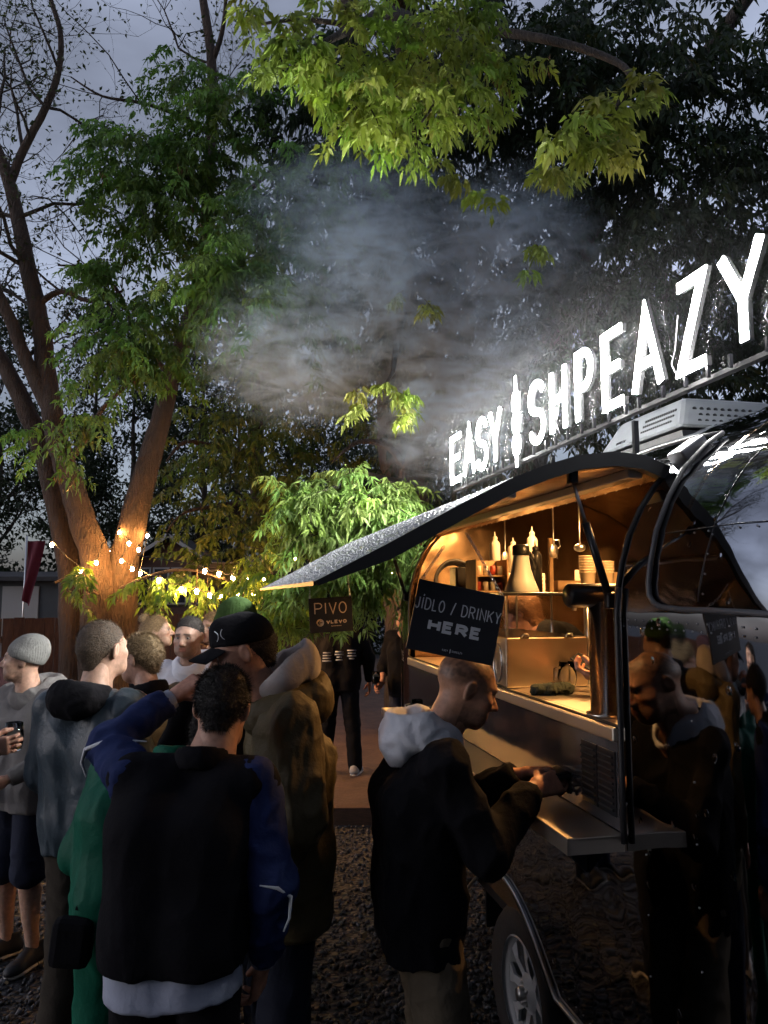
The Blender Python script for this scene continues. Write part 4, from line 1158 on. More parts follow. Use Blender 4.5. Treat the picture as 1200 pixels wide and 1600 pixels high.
pC, JC, HC, hC, cC = person((-.345, 2.88, 0), 108, 'man in olive parka and black cap leaning in to the group',
    dict(head=(0, .17, 1.655), hd=(-6, -16, 0), neck=(0, .05, 1.515), chest=(0, 0, 1.28), shL=(-.19, .02, 1.44), shR=(.19, .02, 1.44), elL=(-.26, .0, 1.15), wrL=(-.22, .12, .93), elR=(.25, .06, 1.16), wrR=(.16, .25, 1.0)),
    scale=1.035, skin=(.42, .22, .15), hair=(.02, .015, .012), hairkind='crop', stubble=.35,
    top=dict(mat='olive_shell', off=0.032, hem=.745, hood='olive_shell', hoodsize=1.12, hoodtilt=-20, hoodlift=-.05, wide=1.12), bottom_=dict(mat='jeans_dark', off=0.024), vox=.009, hvox=.0048, seed=37, fold=.014)
cap_parts(cC, JC, HC, 'black_knit')
F = Field(JC['neck'] - .2, JC['neck'] + .22, .009); R = rotm(0, -48, 0)
F.torus(JC['neck'] + (0, -.02, .055), .100, .024, 0, rot=R, zs=.5); F.ell(JC['neck'] + (0, -.105, .085), (.098, .050, .095), .03); F.ell(JC['neck'] + (0, -.01, .12), (.080, .095, .11), .012, 'sub')
V, Q = F.mesh(); V = folds(relax(V, Q), Q, .004, 41, 14); cC('inner_hood', V, Q, 'grey_fleece')

pD, JD, HD, hD, cD = person((-.865, 2.76, 0), -8, 'person in green tracksuit stooping behind the man in the black vest',
    dict(head=(.17, .30, 1.37), hd=(-20, -35, 0), neck=(.08, .16, 1.33), chest=(.01, .03, 1.14), shL=(-.13, .10, 1.28), shR=(.22, .12, 1.26), elL=(-.225, .06, 1.0), wrL=(-.16, .25, .92), elR=(.27, .10, .98), wrR=(.2, .28, .92), pelvis=(0, 0, .93), hipL=(-.1, 0, .88), hipR=(.1, 0, .88)),
    skin=(.38, .2, .14), hair=(.015, .012, .01), hairkind='short', top=dict(mat='green_shell', off=.030, hem=.80, collar='green_shell', wide=1.05), bottom_=dict(mat='green_shell', off=.034), shoes='shoe_dark', seed=43, vox=.011, fold=0.0086)
mb = MB(); mb.box((0, 0, 0), (.13, .08, .15), bev=.025)
bag = mb.build('shoulder_bag', 'black_knit'); bag.location = (-1.01, 2.62, .80); bag.rotation_euler = (0, .1, .1); tag(bag, 'small black bag hanging at the hip of the green tracksuit', 'bag')
mb = MB(); mb.tube([(0, .02, .09), (.03, .08, .30), (.08, .16, .48), (.14, .22, .52), (.16, .26, .46), (.10, .16, .22), (.02, .05, .10)], .010, 6); mb.build('strap', 'black_knit', bag)

pE, JE, HE, hE, cE = person((-1.225, 3.30, 0), -18, 'man seen from behind in blue-grey jacket with black hood by the tree',
    dict(head=(0, .05, 1.665), hd=(-8, 2, 0), neck=(0, -.01, 1.505), elL=(-.25, .0, 1.15), wrL=(-.2, .16, 1.0), elR=(.24, .04, 1.15), wrR=(.16, .24, 1.05)),
    scale=1.01, skin=(.47, .29, .21), hair=(.070, .044, .024), hairkind='fade', thick=1.02, top=dict(mat='blue_grey_shell', off=0.026, hem=.86, hood='black_knit', hoodsize=1.0, hoodlift=-.045, wide=1.1), bottom_=dict(mat='khaki_dark', off=0.022),
    shoes='shoe_white', seed=53, hvox=.005, vox=.0095, fold=.012)

pF, JF, HF_, hF, cF = person((-1.93, 4.25, 0), 152, 'man in grey beanie and grey hoodie with navy shorts looking left',
    dict(head=(0, .04, 1.655), hd=(-48, 3, 0), elL=(-.25, .0, 1.14), wrL=(-.16, .22, 1.05), elR=(.26, .0, 1.14), wrR=(.2, .2, 1.0)),
    scale=.945, skin=(.47, .285, .205), hair=(.045, .028, .018), hairkind=None, stubble=.6, top=dict(mat='grey_hoodie', off=0.025, hem=.83, hood='grey_hoodie', hoodsize=1.1, wide=1.2), bottom_=dict(mat='navy_short', off=0.028, cut=.47, name='shorts'),
    shoes='shoe_dark', seed=61, hvox=.005, vox=.012)
cap_parts(cF, JF, HF_, 'beanie_grey', knit=True, logo=False)
mb = MB()
for r in range(2):
    for k in range(7 - 2 * r): mb.box((.075 - .013 * k - .013 * r, .165, 1.255 - .016 * r), (.010, .004, .007))
placed(mb, 'chest_print', 'black_rubber', cF, JF, np.eye(3), np.array((0, -.004, 0)))

pG, JG, HG, hG, cG = person((-2.06, 3.42, 0), -78, 'person at the left edge reaching in with a beer glass',
    dict(elR=(.25, .10, 1.16), wrR=(.15, .31, 1.265), elL=(-.25, 0, 1.14)), skin=(.47, .28, .2), hair=(.03, .02, .015), top=dict(mat='black_jacket', off=0.025, hem=.82, wide=1.2), bottom_=dict(mat='jeans_dark'),
    handpose=dict(R=dict(dir=(-.05, 1, .1), palm=(-1, .1, .0), curl=42)), seed=71)
pG2, JG2, HG2, hG2, cG2 = person((-2.62, 5.0, 0), 40, 'person in dark maroon hood behind the grey beanie',
    dict(), skin=(.4, .24, .17), hair=(.03, .02, .015), top=dict(mat='maroon_hood', off=0.028, hem=.8, wide=1.2), bottom_=dict(mat='jeans_dark'), seed=73, hairkind=None)
F = Field((-.16, -.2, -.2), (.16, .16, .18), .008); F.ell((0, -.02, .03), (.11, .13, .12), 0); F.cone((0, -.03, 0), (0, -.04, -.16), .11, .12, .04); F.ell((0, .10, -.03), (.075, .09, .10), .02, 'sub')
V, Q = F.mesh(); V = folds(relax(V, Q), Q, .005, 3, 12); cG2('hood', V @ HG2.T + JG2['head'], Q, 'maroon_hood')

pH, JH, HH, hH, cH = person((-1.20, 4.02, 0), 58, 'blond man with black-rimmed glasses behind the raised hand',
    dict(head=(0, .08, 1.585), hd=(10, -8, 0), neck=(0, 0, 1.44), shL=(-.185, 0, 1.37), shR=(.185, 0, 1.37), chest=(0, -.01, 1.22)), skin=(.46, .27, .2), hair=(.22, .15, .075), hairkind='short',
    top=dict(mat='grey_jacket', off=0.028, hem=.8, collar='black_knit', wide=1.1), bottom_=dict(mat='jeans_dark'), seed=83, hvox=.005)
mb = MB()
for s in (-1, 1):
    mb.tube([(s * .034 + .024 * math.cos(t * PI / 8), .112 - .010 * abs(math.cos(t * PI / 8)), .003 + .018 * math.sin(t * PI / 8)) for t in range(16)], .0024, 5, closed=True); mb.tube([(s * .058, .10, .008), (s * .074, .06, .010), (s * .082, -.01, .010)], .0024, 5)
mb.tube([(-.010, .116, .008), (.010, .116, .008)], .0022, 5); placed(mb, 'glasses', 'black_metal', cH, JH, HH, JH['head'])

pI, JI, HI, hI, cI = person((-1.20, 4.86, 0), 166, 'stern man in white hoodie facing the camera',
    dict(head=(0, .04, 1.655), hd=(4, -4, 0)), skin=(.46, .29, .215), hair=(.030, .024, .020), hairkind='fade', stubble=.25, thick=1.08, jaw=1.12, top=dict(mat='white_hoodie', off=0.025, hem=.82, hood='white_hoodie', hoodsize=1.1, wide=1.15), bottom_=dict(mat='jeans_dark'), seed=91, hvox=.0046)
pJ, JJ, HJ, hJ, cJ = person((-1.79, 6.0, 0), -86, 'woman with blond hair in a bun facing right', dict(head=(0, .04, 1.655), hd=(0, 8, 0)), scale=.985, skin=(.5, .3, .21), hair=(.30, .19, .09), hairkind='bun', thick=.85, jaw=.9,
    top=dict(mat='black_knit', off=0.024, hem=.85), bottom_=dict(mat='jeans_dark'), seed=97, hvox=.005)
pK, JK, HK, hK, cK = person((-1.36, 6.25, 0), 150, 'person with long fair hair beside the green beanie', dict(), scale=1.0, skin=(.48, .28, .19), hair=(.32, .19, .08), hairkind='long', thick=.88, jaw=.92,
    top=dict(mat='rust_top', off=0.024, hem=.85), bottom_=dict(mat='jeans_dark'), seed=101)
pL, JL, HL, hL, cL = person((-.66, 3.58, 0), 14, 'person in green beanie and black jacket with back turned', dict(head=(-.02, .04, 1.70), neck=(0, -.01, 1.53), elL=(-.27, .02, 1.2), wrL=(-.2, .2, 1.1)), scale=1.03, skin=(.42, .25, .18), hair=(.03, .02, .015), hairkind='short',
    top=dict(mat='black_jacket', off=0.034, hem=.8, collar='black_jacket', wide=1.15), bottom_=dict(mat='jeans_dark'), seed=103)
cap_parts(cL, JL, HL, 'green_knit', knit=True, logo=False)
pM, JM, HM_, hM, cM = person((-.45, 8.0, .10), 0, 'person in black with printed back standing on the terrace under the PIVO sign', dict(kneeL=(-.13, .02, .5), ankL=(-.16, 0, .09), kneeR=(.13, .02, .5), ankR=(.16, 0, .09), elL=(-.27, .02, 1.15), elR=(.29, 0, 1.16), wrR=(.30, .10, .93)), skin=(.42, .25, .18), hair=(.03, .02, .015), hairkind='short',
    top=dict(mat='apron_black', off=0.028, hem=.84, wide=1.2), bottom_=dict(mat='black_knit', off=0.024), shoes='shoe_grey', seed=107)
mb = MB(); rs = random.Random(5)
for c in range(3):
    for r in range(4):
        w_ = .05 + .045 * rs.random(); mb.box((-.125 + .125 * c, -.170 + (0.012 if c != 1 else 0), 1.23 + .012 * c - .027 * r), (w_, .006, .012))
placed(mb, 'back_print', 'tee_white', cM, JM, np.eye(3), np.array((0, -.006, 0)))
pN, JN, HN, hN, cN = person((.22, 7.72, .10), 150, 'person in dark clothes holding a beer glass beyond the trailer', dict(elR=(.27, .0, 1.12), wrR=(.20, .14, .98)), scale=.97, skin=(.42, .22, .15), hair=(.02, .015, .012), hairkind='short',
    top=dict(mat='black_knit', off=0.022, hem=.84, sleevecut=.45), bottom_=dict(mat='jeans_dark'), handpose=dict(R=dict(dir=(.1, .8, -.4), palm=(-1, .2, 0), curl=45)), seed=109)
# staff inside the trailer
q = T(.80, 2.0, .62)
pO, JO, HO, hO, cO = person(q, 78 + math.degrees(PHI), 'trailer worker with tied-back hair stooping behind the glass case', dict(head=(0, .30, 1.24), hd=(-20, -30, 0), neck=(0, .20, 1.17), chest=(0, .08, 1.05), shL=(-.17, .16, 1.13), shR=(.17, .16, 1.13), elL=(-.25, .2, .93), wrL=(-.15, .36, .95), elR=(.25, .2, .93), wrR=(.15, .36, .95), pelvis=(0, -.08, .93)),
    scale=.96, skin=(.42, .22, .15), hair=(.16, .07, .03), hairkind='bun', top=dict(mat='apron_black', off=0.024, hem=.8), bottom_=dict(mat='black_knit'), thick=.9, seed=113)
q = T(.72, .36, .62)
pP, JP, HP, hP, cP = person(q, 20 + math.degrees(PHI), 'trailer worker behind the beer tower tapping a phone', dict(elL=(-.27, .16, 1.02), wrL=(-.30, .38, 1.0), elR=(.24, .1, 1.0), wrR=(.02, .34, 1.0)), scale=.97, skin=(.48, .26, .18), hair=(.03, .02, .015), hairkind='short',
    top=dict(mat='black_knit', off=0.024, hem=.84, sleevecut=.5), bottom_=dict(mat='black_knit'), handpose=dict(L=dict(dir=(-.55, .8, .12), palm=(.3, .1, .9), curl=45)), seed=127)
mb = MB(); mb.box((0, 0, 0), (.068, .142, .009), bev=.003)
ph = mb.build('phone', 'black_metal'); ph.location = T(.305, .80, 1.635); ph.rotation_euler = (math.radians(28), math.radians(-18), PHI + .55); tag(ph, 'black phone held above the counter', 'phone')

# ------------------------------------------------------------------ trees: limbs as (x, y, z, radius), crowns as ((centre, radii), twigs)
STEMS = {
    'R': [(-3.10, 9.00, 0.38, 0.310), (-3.10, 9.00, 1.10, 0.265), (-3.07, 9.00, 1.83, 0.240), (-3.05, 9.00, 2.20, 0.205), (-2.93, 9.00, 2.88, 0.180), (-2.81, 9.00, 3.41, 0.160), (-2.70, 9.10, 3.98, 0.140), (-2.61, 9.20, 4.56, 0.125), (-2.42, 9.30, 5.41, 0.110), (-2.30, 9.40, 6.21, 0.100), (-2.29, 9.50, 7.12, 0.092), (-2.29, 9.60, 8.07, 0.085), (-2.35, 9.70, 9.24, 0.075), (-2.56, 9.80, 10.46, 0.060), (-2.69, 9.80, 11.63, 0.040)],
    'L': [(-3.24, 9.00, 0.38, 0.280), (-3.30, 8.95, 1.39, 0.250), (-3.26, 8.90, 1.91, 0.235), (-3.35, 8.90, 2.35, 0.200), (-3.55, 8.90, 2.87, 0.175), (-3.74, 8.90, 3.40, 0.155), (-3.90, 8.90, 3.93, 0.145), (-4.06, 9.00, 4.58, 0.135), (-4.17, 9.00, 5.22, 0.125), (-4.34, 9.00, 5.86, 0.115), (-4.55, 9.10, 6.57, 0.100), (-4.68, 9.10, 7.03, 0.088), (-4.95, 9.10, 7.75, 0.070), (-5.13, 9.10, 8.79, 0.050)],
    'L0': [(-3.63, 9.25, 0.33, 0.220), (-3.71, 9.25, 1.75, 0.200), (-3.82, 9.25, 2.44, 0.170), (-4.12, 9.25, 3.54, 0.150), (-4.46, 9.25, 4.29, 0.125), (-4.75, 9.25, 4.82, 0.105), (-5.24, 9.20, 5.54, 0.080)],
    'L2': [(-3.96, 8.90, 4.09, 0.100), (-4.27, 8.90, 4.71, 0.095), (-4.48, 8.85, 5.24, 0.085), (-4.77, 8.80, 5.78, 0.070)],
    'B1': [(-4.68, 9.10, 6.99, 0.070), (-4.53, 9.10, 7.45, 0.062), (-4.27, 9.10, 8.03, 0.055), (-4.13, 9.10, 8.53, 0.048), (-4.13, 9.10, 9.05, 0.040), (-4.31, 9.10, 9.63, 0.032), (-4.39, 9.10, 10.30, 0.020)],
    'B2': [(-2.30, 9.40, 6.21, 0.050), (-1.93, 9.20, 6.70, 0.042), (-1.42, 9.00, 7.10, 0.034), (-0.93, 8.80, 7.27, 0.026), (-0.46, 8.60, 7.27, 0.015)],
    'B3': [(-2.34, 9.70, 9.06, 0.050), (-2.20, 9.60, 9.35, 0.040), (-2.12, 9.50, 9.74, 0.030), (-2.16, 9.50, 10.39, 0.020)],
    'B4': [(-2.61, 9.20, 4.56, 0.045), (-2.98, 9.00, 5.06, 0.035), (-3.23, 8.90, 5.58, 0.028), (-3.59, 8.80, 5.78, 0.020), (-3.89, 8.80, 5.82, 0.012)],
    'B5': [(-3.74, 8.90, 3.40, 0.050), (-3.38, 8.50, 3.62, 0.040), (-3.07, 8.20, 3.92, 0.030), (-2.73, 8.00, 4.15, 0.020), (-2.50, 7.90, 4.40, 0.012)],
    'B6': [(-2.29, 9.60, 7.98, 0.045), (-2.67, 9.40, 8.12, 0.035), (-3.11, 9.20, 8.16, 0.026), (-3.56, 9.10, 8.18, 0.018), (-3.93, 9.00, 8.37, 0.010)],
    'B7': [(-3.24, 8.70, 1.91, 0.030), (-3.38, 8.30, 2.08, 0.022), (-3.42, 8.00, 2.03, 0.014)],
    'B8': [(-2.96, 8.70, 1.98, 0.035), (-2.49, 8.20, 2.11, 0.025), (-2.04, 7.90, 2.17, 0.018), (-1.60, 7.70, 2.07, 0.010)],
    'B9': [(-4.23, 9.00, 5.38, 0.050), (-3.89, 8.90, 5.54, 0.040), (-3.50, 8.80, 5.38, 0.030), (-3.08, 8.70, 5.46, 0.016)],
}
OVER = {
    'A1': [(0.35, 9.6, 6.5, 0.13), (0.2, 7.0, 7.4, 0.11), (-0.4, 4.0, 7.2, 0.085), (-0.9, 1.5, 6.7, 0.06), (-1.6, -0.5, 6.3, 0.03)],  # A1 and A2 carry the added out-of-view leaf clusters
    'A2': [(-0.4, 4.0, 7.2, 0.07), (0.5, 2.2, 6.8, 0.05), (1.1, 0.4, 6.2, 0.025)],
    'T': [(0.35, 10.50, 1.90, 0.340), (0.22, 10.30, 3.89, 0.300), (0.10, 10.00, 6.03, 0.270), (0.00, 9.60, 6.91, 0.240), (-0.12, 9.20, 7.39, 0.200), (-0.31, 8.80, 8.23, 0.160), (-0.46, 8.50, 9.33, 0.120)],
    'T2': [(1.74, 10.50, 1.90, 0.250), (2.27, 10.20, 5.12, 0.200), (3.01, 9.80, 7.29, 0.150), (4.02, 9.40, 8.66, 0.110), (4.72, 9.00, 9.59, 0.080)],
    'O1': [(0.00, 9.60, 6.91, 0.120), (0.28, 8.00, 7.20, 0.100), (0.29, 6.50, 6.95, 0.075), (0.05, 5.30, 6.23, 0.050), (-0.16, 4.50, 5.49, 0.030), (-0.36, 4.00, 4.98, 0.016), (-0.54, 3.80, 4.73, 0.008)],
    'O2': [(0.29, 6.50, 6.95, 0.050), (0.48, 5.30, 6.13, 0.035), (0.49, 4.60, 5.44, 0.022), (0.37, 4.20, 4.89, 0.012), (0.21, 4.00, 4.52, 0.006)],
    'O3': [(0.48, 5.30, 6.13, 0.040), (1.03, 4.60, 5.48, 0.028), (1.29, 4.00, 4.88, 0.020), (1.23, 3.60, 4.45, 0.014), (1.04, 3.45, 4.16, 0.009), (0.87, 3.40, 3.99, 0.005)],
    'O4': [(-0.16, 4.50, 5.49, 0.020), (-0.48, 4.10, 5.21, 0.013), (-0.70, 3.90, 5.02, 0.006)],
    'O5': [(0.10, 10.00, 6.03, 0.080), (0.28, 8.00, 5.43, 0.050), (0.11, 6.60, 4.10, 0.030), (0.05, 5.90, 3.61, 0.016), (-0.14, 5.60, 3.28, 0.008)],
}
BUSH = {
    'S': [(0.31, 7.60, 0.86, 0.130), (0.28, 7.50, 1.78, 0.120), (0.22, 7.40, 2.71, 0.110), (0.25, 7.30, 3.07, 0.090), (0.34, 7.30, 3.38, 0.060), (0.50, 7.30, 3.63, 0.040)],
    'S1': [(0.25, 7.30, 2.95, 0.060), (0.00, 7.00, 2.96, 0.045), (-0.22, 6.60, 2.96, 0.030), (-0.53, 6.30, 2.86, 0.018), (-0.78, 6.20, 2.63, 0.008)],
    'S2': [(0.26, 7.30, 2.82, 0.050), (0.06, 6.70, 2.63, 0.035), (-0.16, 6.20, 2.58, 0.020), (-0.30, 6.00, 2.41, 0.010)],
    'S3': [(0.25, 7.40, 2.34, 0.050), (-0.06, 6.90, 2.25, 0.035), (-0.39, 6.70, 2.13, 0.022), (-0.78, 6.70, 2.02, 0.012), (-1.05, 6.70, 1.85, 0.007)],
    'S4': [(0.25, 7.30, 3.07, 0.050), (0.06, 7.40, 3.34, 0.035), (-0.25, 7.40, 3.40, 0.022), (-0.49, 7.30, 3.19, 0.010)],
}
MID = {
    'T': [(-1.68, 12.00, 1.21, 0.200), (-1.80, 12.00, 2.70, 0.170), (-2.03, 12.00, 4.02, 0.140), (-1.91, 11.80, 5.20, 0.100), (-1.60, 11.60, 6.17, 0.070), (-1.30, 11.50, 6.96, 0.040)],
    'b1': [(-2.03, 12.00, 4.02, 0.070), (-2.53, 11.50, 4.12, 0.050), (-2.89, 11.00, 4.12, 0.030), (-3.04, 10.60, 3.77, 0.012)],
    'b2': [(-1.99, 12.00, 4.63, 0.060), (-1.15, 11.30, 4.87, 0.045), (-0.37, 10.80, 5.02, 0.030), (0.18, 10.40, 4.81, 0.012)],
    'b3': [(-1.91, 12.00, 3.40, 0.060), (-2.31, 11.00, 3.19, 0.040), (-2.70, 10.40, 3.03, 0.020), (-2.84, 10.00, 2.73, 0.010)],
}
CR1 = [((-2.1, 8.8, 7.23, 0.66, 0.5, 0.55), 66), ((-2.92, 8.7, 7.17, 0.72, 0.5, 0.43), 58), ((-2.71, 8.6, 6.39, 0.65, 0.5, 0.43), 52), ((-1.19, 8.0, 6.01, 0.53, 0.5, 0.5), 58), ((-1.25, 7.2, 4.95, 0.45, 0.4, 0.25), 49), ((-1.46, 6.6, 4.75, 0.16, 0.3, 0.19), 23), ((-0.85, 6.6, 4.46, 0.25, 0.3, 0.14), 17), ((-2.8, 8.2, 5.37, 0.41, 0.4, 0.24), 26), ((-2.64, 7.8, 4.66, 0.52, 0.5, 0.39), 50), ((-3.23, 7.6, 3.74, 0.35, 0.3, 0.19), 10), ((-3.47, 7.6, 3.44, 0.13, 0.3, 0.16), 3), ((-1.65, 8.4, 7.78, 0.42, 0.4, 0.35), 23), ((-0.68, 7.8, 6.19, 0.39, 0.4, 0.39), 29), ((-2.46, 9.2, 8.51, 0.54, 0.5, 0.38), 20), ((-3.31, 7.9, 2.02, 0.18, 0.2, 0.12), 2), ((-3.16, 8.1, 2.07, 0.16, 0.2, 0.09), 2), ((-2.32, 8.0, 2.07, 0.27, 0.3, 0.11), 6), ((-1.81, 7.8, 2.1, 0.22, 0.25, 0.1), 5)]
CR2 = [((0.92, 8.6, 7.92, 1.72, 1.0, 1.07), 190), ((2.76, 8.6, 8.17, 1.72, 1.0, 0.93), 150), ((3.75, 9.0, 5.86, 1.43, 1.0, 1.43), 170), ((1.77, 9.3, 5.99, 1.63, 1.0, 1.47), 190), ((0.31, 9.0, 6.6, 0.82, 0.7, 0.67), 60), ((2.38, 9.3, 4.51, 1.55, 0.8, 0.78), 110), ((4.52, 8.8, 7.56, 0.66, 0.8, 1.32), 50), ((-0.3, 8.6, 7.27, 0.79, 0.7, 0.72), 60), ((-0.94, 8.8, 8.06, 0.59, 0.7, 0.66), 34), ((3.24, 9.2, 7.39, 1.53, 1.0, 1.0), 110), ((0.17, 9.6, 5.44, 0.8, 0.7, 0.8), 70), ((-0.33, 9.6, 6.13, 0.72, 0.7, 0.64), 40), ((1.0, 9.8, 4.22, 0.98, 0.7, 0.74), 60), ((-1.5, 0.8, 6.2, 1.3, 1.0, 0.6), 70), ((0.9, 0.4, 5.9, 1.3, 1.0, 0.6), 70), ((-0.2, -1.2, 6.0, 1.6, 1.0, 0.6), 70), ((-3.4, 2.2, 6.6, 1.2, 1.2, 0.7), 60), ((2.6, 2.0, 6.0, 1.2, 1.3, 0.6), 60), ((-3.0, -1.0, 6.2, 1.2, 1.2, 0.7), 50), ((4.91, 9.6, 6.13, 0.88, 0.8, 1.12), 70), ((4.45, 9.8, 4.99, 1.06, 0.8, 0.74), 60), ((3.22, 9.8, 6.04, 1.14, 0.8, 1.06), 60), ((2.54, 9.6, 7.62, 1.2, 0.8, 0.88), 50), ((4.81, 9.2, 9.4, 0.61, 0.6, 0.46), 16), ((2.15, 9.2, 9.22, 1.15, 0.7, 0.46), 40)]  # clusters over and behind the camera are added, unseen, to shade the yard
OVL = [((-0.45, 3.85, 4.75, 0.19, 0.22, 0.16), 14), ((-0.22, 4.1, 5.09, 0.24, 0.25, 0.17), 16), ((-0.14, 3.9, 4.64, 0.23, 0.22, 0.15), 16), ((0.15, 4.2, 5.05, 0.24, 0.25, 0.19), 17), ((0.11, 4.0, 4.6, 0.2, 0.2, 0.13), 12), ((0.46, 4.3, 5.13, 0.21, 0.25, 0.21), 14), ((0.33, 4.15, 4.74, 0.17, 0.2, 0.16), 9), ((0.67, 4.4, 5.07, 0.12, 0.2, 0.13), 4), ((-0.67, 3.95, 5.02, 0.1, 0.2, 0.12), 4), ((0.24, 4.4, 5.5, 0.37, 0.25, 0.13), 12)]
SPR = [((1.23, 3.55, 4.43, 0.07, 0.08, 0.07), 3), ((1.13, 3.5, 4.28, 0.08, 0.08, 0.08), 4), ((1.01, 3.45, 4.15, 0.09, 0.08, 0.07), 5), ((0.88, 3.42, 4.06, 0.08, 0.08, 0.06), 3), ((1.03, 3.45, 4.0, 0.07, 0.08, 0.06), 3), ((1.05, 4.6, 4.65, 0.15, 0.15, 0.08), 3), ((0.73, 5.2, 4.65, 0.11, 0.15, 0.11), 2), ((0.0, 5.7, 3.41, 0.26, 0.2, 0.13), 7), ((0.24, 5.6, 3.28, 0.12, 0.15, 0.09), 2), ((0.58, 5.5, 5.19, 0.37, 0.25, 0.18), 3), ((1.11, 5.8, 4.67, 0.34, 0.25, 0.19), 3), ((0.26, 6.0, 4.39, 0.3, 0.3, 0.3), 3)]
BUS = [((-0.2, 6.1, 2.7, 0.43, 0.3, 0.21), 64), ((-0.51, 6.1, 2.57, 0.3, 0.3, 0.23), 36), ((0.05, 6.0, 2.56, 0.25, 0.3, 0.2), 30), ((-0.77, 6.3, 2.65, 0.16, 0.25, 0.19), 12), ((-0.2, 6.0, 2.41, 0.4, 0.3, 0.18), 40), ((-0.94, 6.7, 1.8, 0.23, 0.3, 0.25), 26), ((-0.54, 6.5, 2.04, 0.38, 0.3, 0.14), 26), ((-0.1, 6.3, 2.12, 0.29, 0.3, 0.21), 28), ((0.1, 6.2, 2.27, 0.15, 0.25, 0.21), 14), ((-1.16, 7.0, 2.14, 0.26, 0.3, 0.23), 14)]
MDC = [((-1.63, 11.2, 5.43, 1.21, 0.8, 0.65), 56), ((-2.1, 10.8, 4.08, 0.99, 0.8, 0.72), 56), ((-2.36, 10.4, 3.12, 0.69, 0.6, 0.48), 16), ((-1.11, 10.9, 4.57, 0.91, 0.7, 0.55), 20), ((0.09, 10.0, 4.7, 0.58, 0.6, 0.5), 24), ((-1.43, 10.6, 3.32, 0.53, 0.6, 0.53), 19), ((0.0, 10.4, 4.0, 0.61, 0.5, 0.35), 9), ((-1.84, 10.0, 2.57, 0.58, 0.5, 0.3), 17)]

def leaf_mat(name, c, trans=0.35, rough=.5):
    m = mk(name, c, rough, attr='tint', spec=.35)
    n, l = m.node_tree.nodes, m.node_tree.links; b = n['Principled BSDF']; out = n['Material Output']
    at = [q for q in n if q.type == 'ATTRIBUTE'][0]
    t = n.new('ShaderNodeBsdfTranslucent'); g = n.new('ShaderNodeMix'); g.data_type = 'RGBA'; g.blend_type = 'MULTIPLY'; g.inputs['Factor'].default_value = 1
    g.inputs['B'].default_value = (1.1, 1.25, .6, 1); l.new(at.outputs['Color'], g.inputs['A']); l.new(g.outputs['Result'], t.inputs['Color'])
    x = n.new('ShaderNodeMixShader'); x.inputs[0].default_value = trans; l.new(b.outputs[0], x.inputs[1]); l.new(t.outputs[0], x.inputs[2]); l.new(x.outputs[0], out.inputs['Surface'])
leaf_mat('leaf', (.06, .10, .03))
mk('bark', (.065, .038, .025), .85, var=.5, vscale=9, bump=.9, bscale=22, stretch=(2.2, 2.2, .5), col2=(.035, .024, .018))
mk('bark_dark', (.05, .038, .03), .9, var=.4, vscale=9, bump=.7, bscale=22, stretch=(2.2, 2.2, .5))

for _m in ('bark', 'bark_dark'):
    for _n in M(_m).node_tree.nodes:
        if _n.type == 'BUMP': _n.inputs['Distance'].default_value = .07

def unit(v): return v / np.maximum(np.linalg.norm(v, axis=-1, keepdims=True), 1e-9)

def leaflets(B, D, L, W, tint, rng):
    """folded pointed leaflets: base B, direction D, length L, width W (n,)"""
    n = len(B); D = unit(D); r = unit(np.cross(D, rng.normal(size=(n, 3)))); N = np.cross(D, r)
    L = L[:, None]; W = W[:, None]; dn = np.array((0, 0, -1.0))
    P = np.stack([B, B + D * L * .38 + r * W * .5 + N * W * .18, B + D * L * .5 - N * W * .02 + dn * L * .02, B + D * L * .38 - r * W * .5 + N * W * .18, B + D * L + dn * L * .12], axis=1)
    F = np.array([(0, 1, 2), (0, 2, 3), (1, 4, 2), (2, 4, 3)])
    return P.reshape(-1, 3), (F[None] + (np.arange(n) * 5)[:, None, None]).reshape(-1, 3), np.repeat(tint, 5, axis=0)

